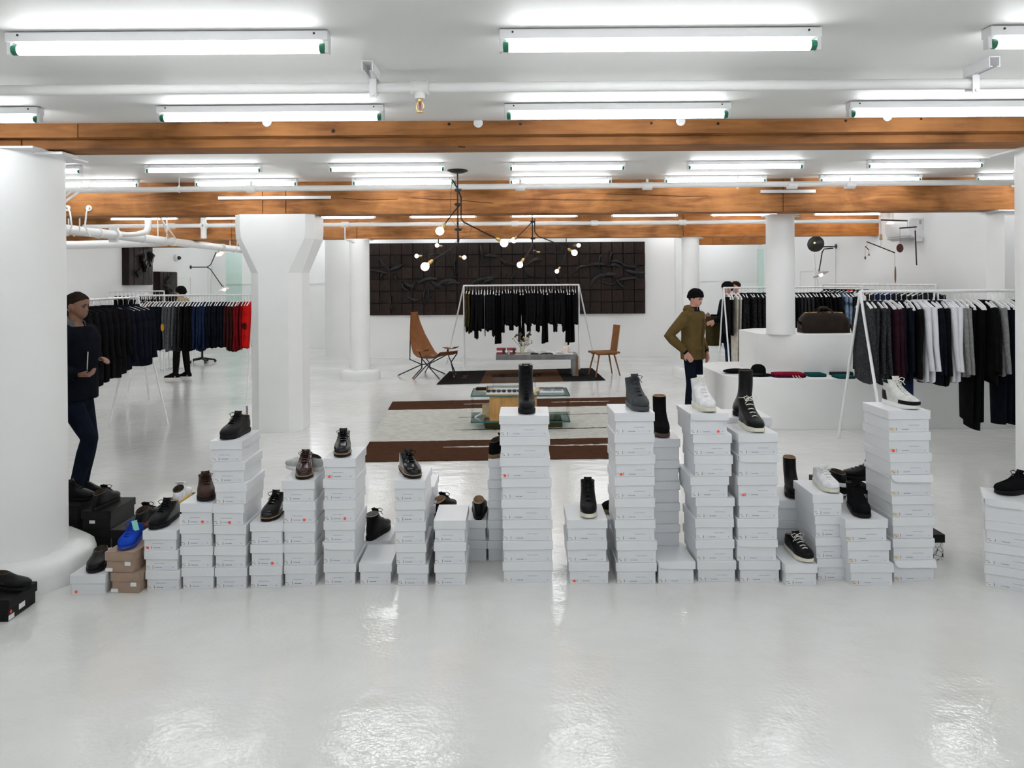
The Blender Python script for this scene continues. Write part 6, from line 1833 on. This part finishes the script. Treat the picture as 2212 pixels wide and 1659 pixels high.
# man in the olive jacket
pp = W(1497, 800, 9.9)
person('man in olive hooded jacket and black beanie, hands at pockets', (pp.x, 9.9, 0), math.radians(-42), 1.71, sk2, dict(
    hairm=hair2, hat=j_blk, moustache=True, jacket=j_olive, trousers=j_ind, shoe=m_blk, hood=j_olive, collar=j_chk, cuff=j_blk, zip=fabric('olive_shadow_trim', (.07, .048, .02), .08), hem=.83, bulk=.032, headyaw=.02, nod=.12, slim=.93, headfwd=.03,  # front placket trim in a darker olive than the jacket
    armL=[(0, .19, 1.41), (-.06, .27, 1.13), (.10, .20, .92)], armR=[(0, -.19, 1.41), (-.16, -.37, 1.16), (.03, -.25, .94)],
    handL=(.35, -.3, -1), palmL=(-.2, -1, 0), thumbL=1, curlL=.2, handR=(.45, .25, -.8), palmR=(-.4, 1, 0), thumbR=-1, curlR=.25,
    legL=[(0, .085, .90), (.03, .10, .49), (-.01, .10, .08)], legR=[(0, -.085, .90), (.02, -.10, .49), (-.02, -.12, .08)]), .0065)
# man with brown boots behind the rack
pp = W(1574, 800, 13.5)
a = person('man in dark coat and brown boots behind the rear rack', (pp.x, 13.5, 0), math.radians(188), 1.79, sk2, dict(
    hairm=hair2, hat=j_blk, jacket=j_navy, trousers=fabric('mid_denim', (.014, .026, .05)), shoe=m_brn, sole=mat('brown_rubber', (.085, .045, .03), .6), hem=.70, bulk=.03, cuffup=True,
    armL=[(0, .19, 1.41), (.16, .27, 1.18), (.34, .2, 1.10)], armR=[(0, -.19, 1.41), (.05, -.26, 1.12), (.25, -.2, 1.16)],
    legL=[(0, .085, .90), (.04, .10, .49), (.02, .12, .08)], legR=[(0, -.085, .90), (-.06, -.10, .49), (-.14, -.10, .08)]), .010)
# coat carried over his arm
rows = []
c0 = W(1541, 690, 13.45)
t = thing('carried_coat', 'olive coat draped over the arm of the booted man', 'coat', (c0.x, 13.45, .72))
rings = []
for i in range(9):
    z = 1.14 * 0 + .46 - .50 * i / 8 * 1.05
    rings.append([Vector((.14 * math.cos(2 * PI * k / 20) * (1 + .04 * i / 8), .06 * math.sin(2 * PI * k / 20) * (1 + .3 * math.sin(5 * k + i * .2)), z)) for k in range(20)])
obj('cloth', MB().rings(rings), G('olive_drab', (.045, .036, .014)), t, smooth=60)
# further man
pp = W(1591, 800, 16.3)
person('dark-haired man standing at the back behind the booted man', (pp.x, 16.3, 0), math.radians(205), 1.80, sk2, dict(
    hairm=hair2, hairthick=.014, jacket=j_blk, trousers=j_ind, shoe=m_brn, hem=.82,
    armL=[(0, .19, 1.41), (-.03, .25, 1.13), (.1, .2, .95)], armR=[(0, -.19, 1.41), (-.03, -.25, 1.13), (.1, -.2, .95)],
    legL=[(0, .085, .90), (.02, .10, .49), (0, .10, .08)], legR=[(0, -.085, .90), (.02, -.10, .49), (0, -.10, .08)]), .012)
# person with the black cap behind the sweaters
pp = W(393, 800, 14.5)
person('person in black beanie standing behind the sweater rack', (pp.x, 14.5, 0), math.radians(150), 1.77, sk2, dict(
    hairm=hair1, hat=j_blk, jacket=j_blk, trousers=j_blk, shoe=m_sue, sole=m_whs, hood=g_khaki, hem=.80, bulk=.035,
    armL=[(0, .19, 1.41), (.08, .28, 1.15), (.25, .3, 1.25)], armR=[(0, -.19, 1.41), (.05, -.26, 1.13), (.22, -.2, 1.15)], footL=.5, footR=.3,
    legL=[(0, .085, .90), (.02, .10, .49), (.03, .12, .08)], legR=[(0, -.085, .90), (.02, -.10, .49), (-.03, -.11, .08)]), .010)
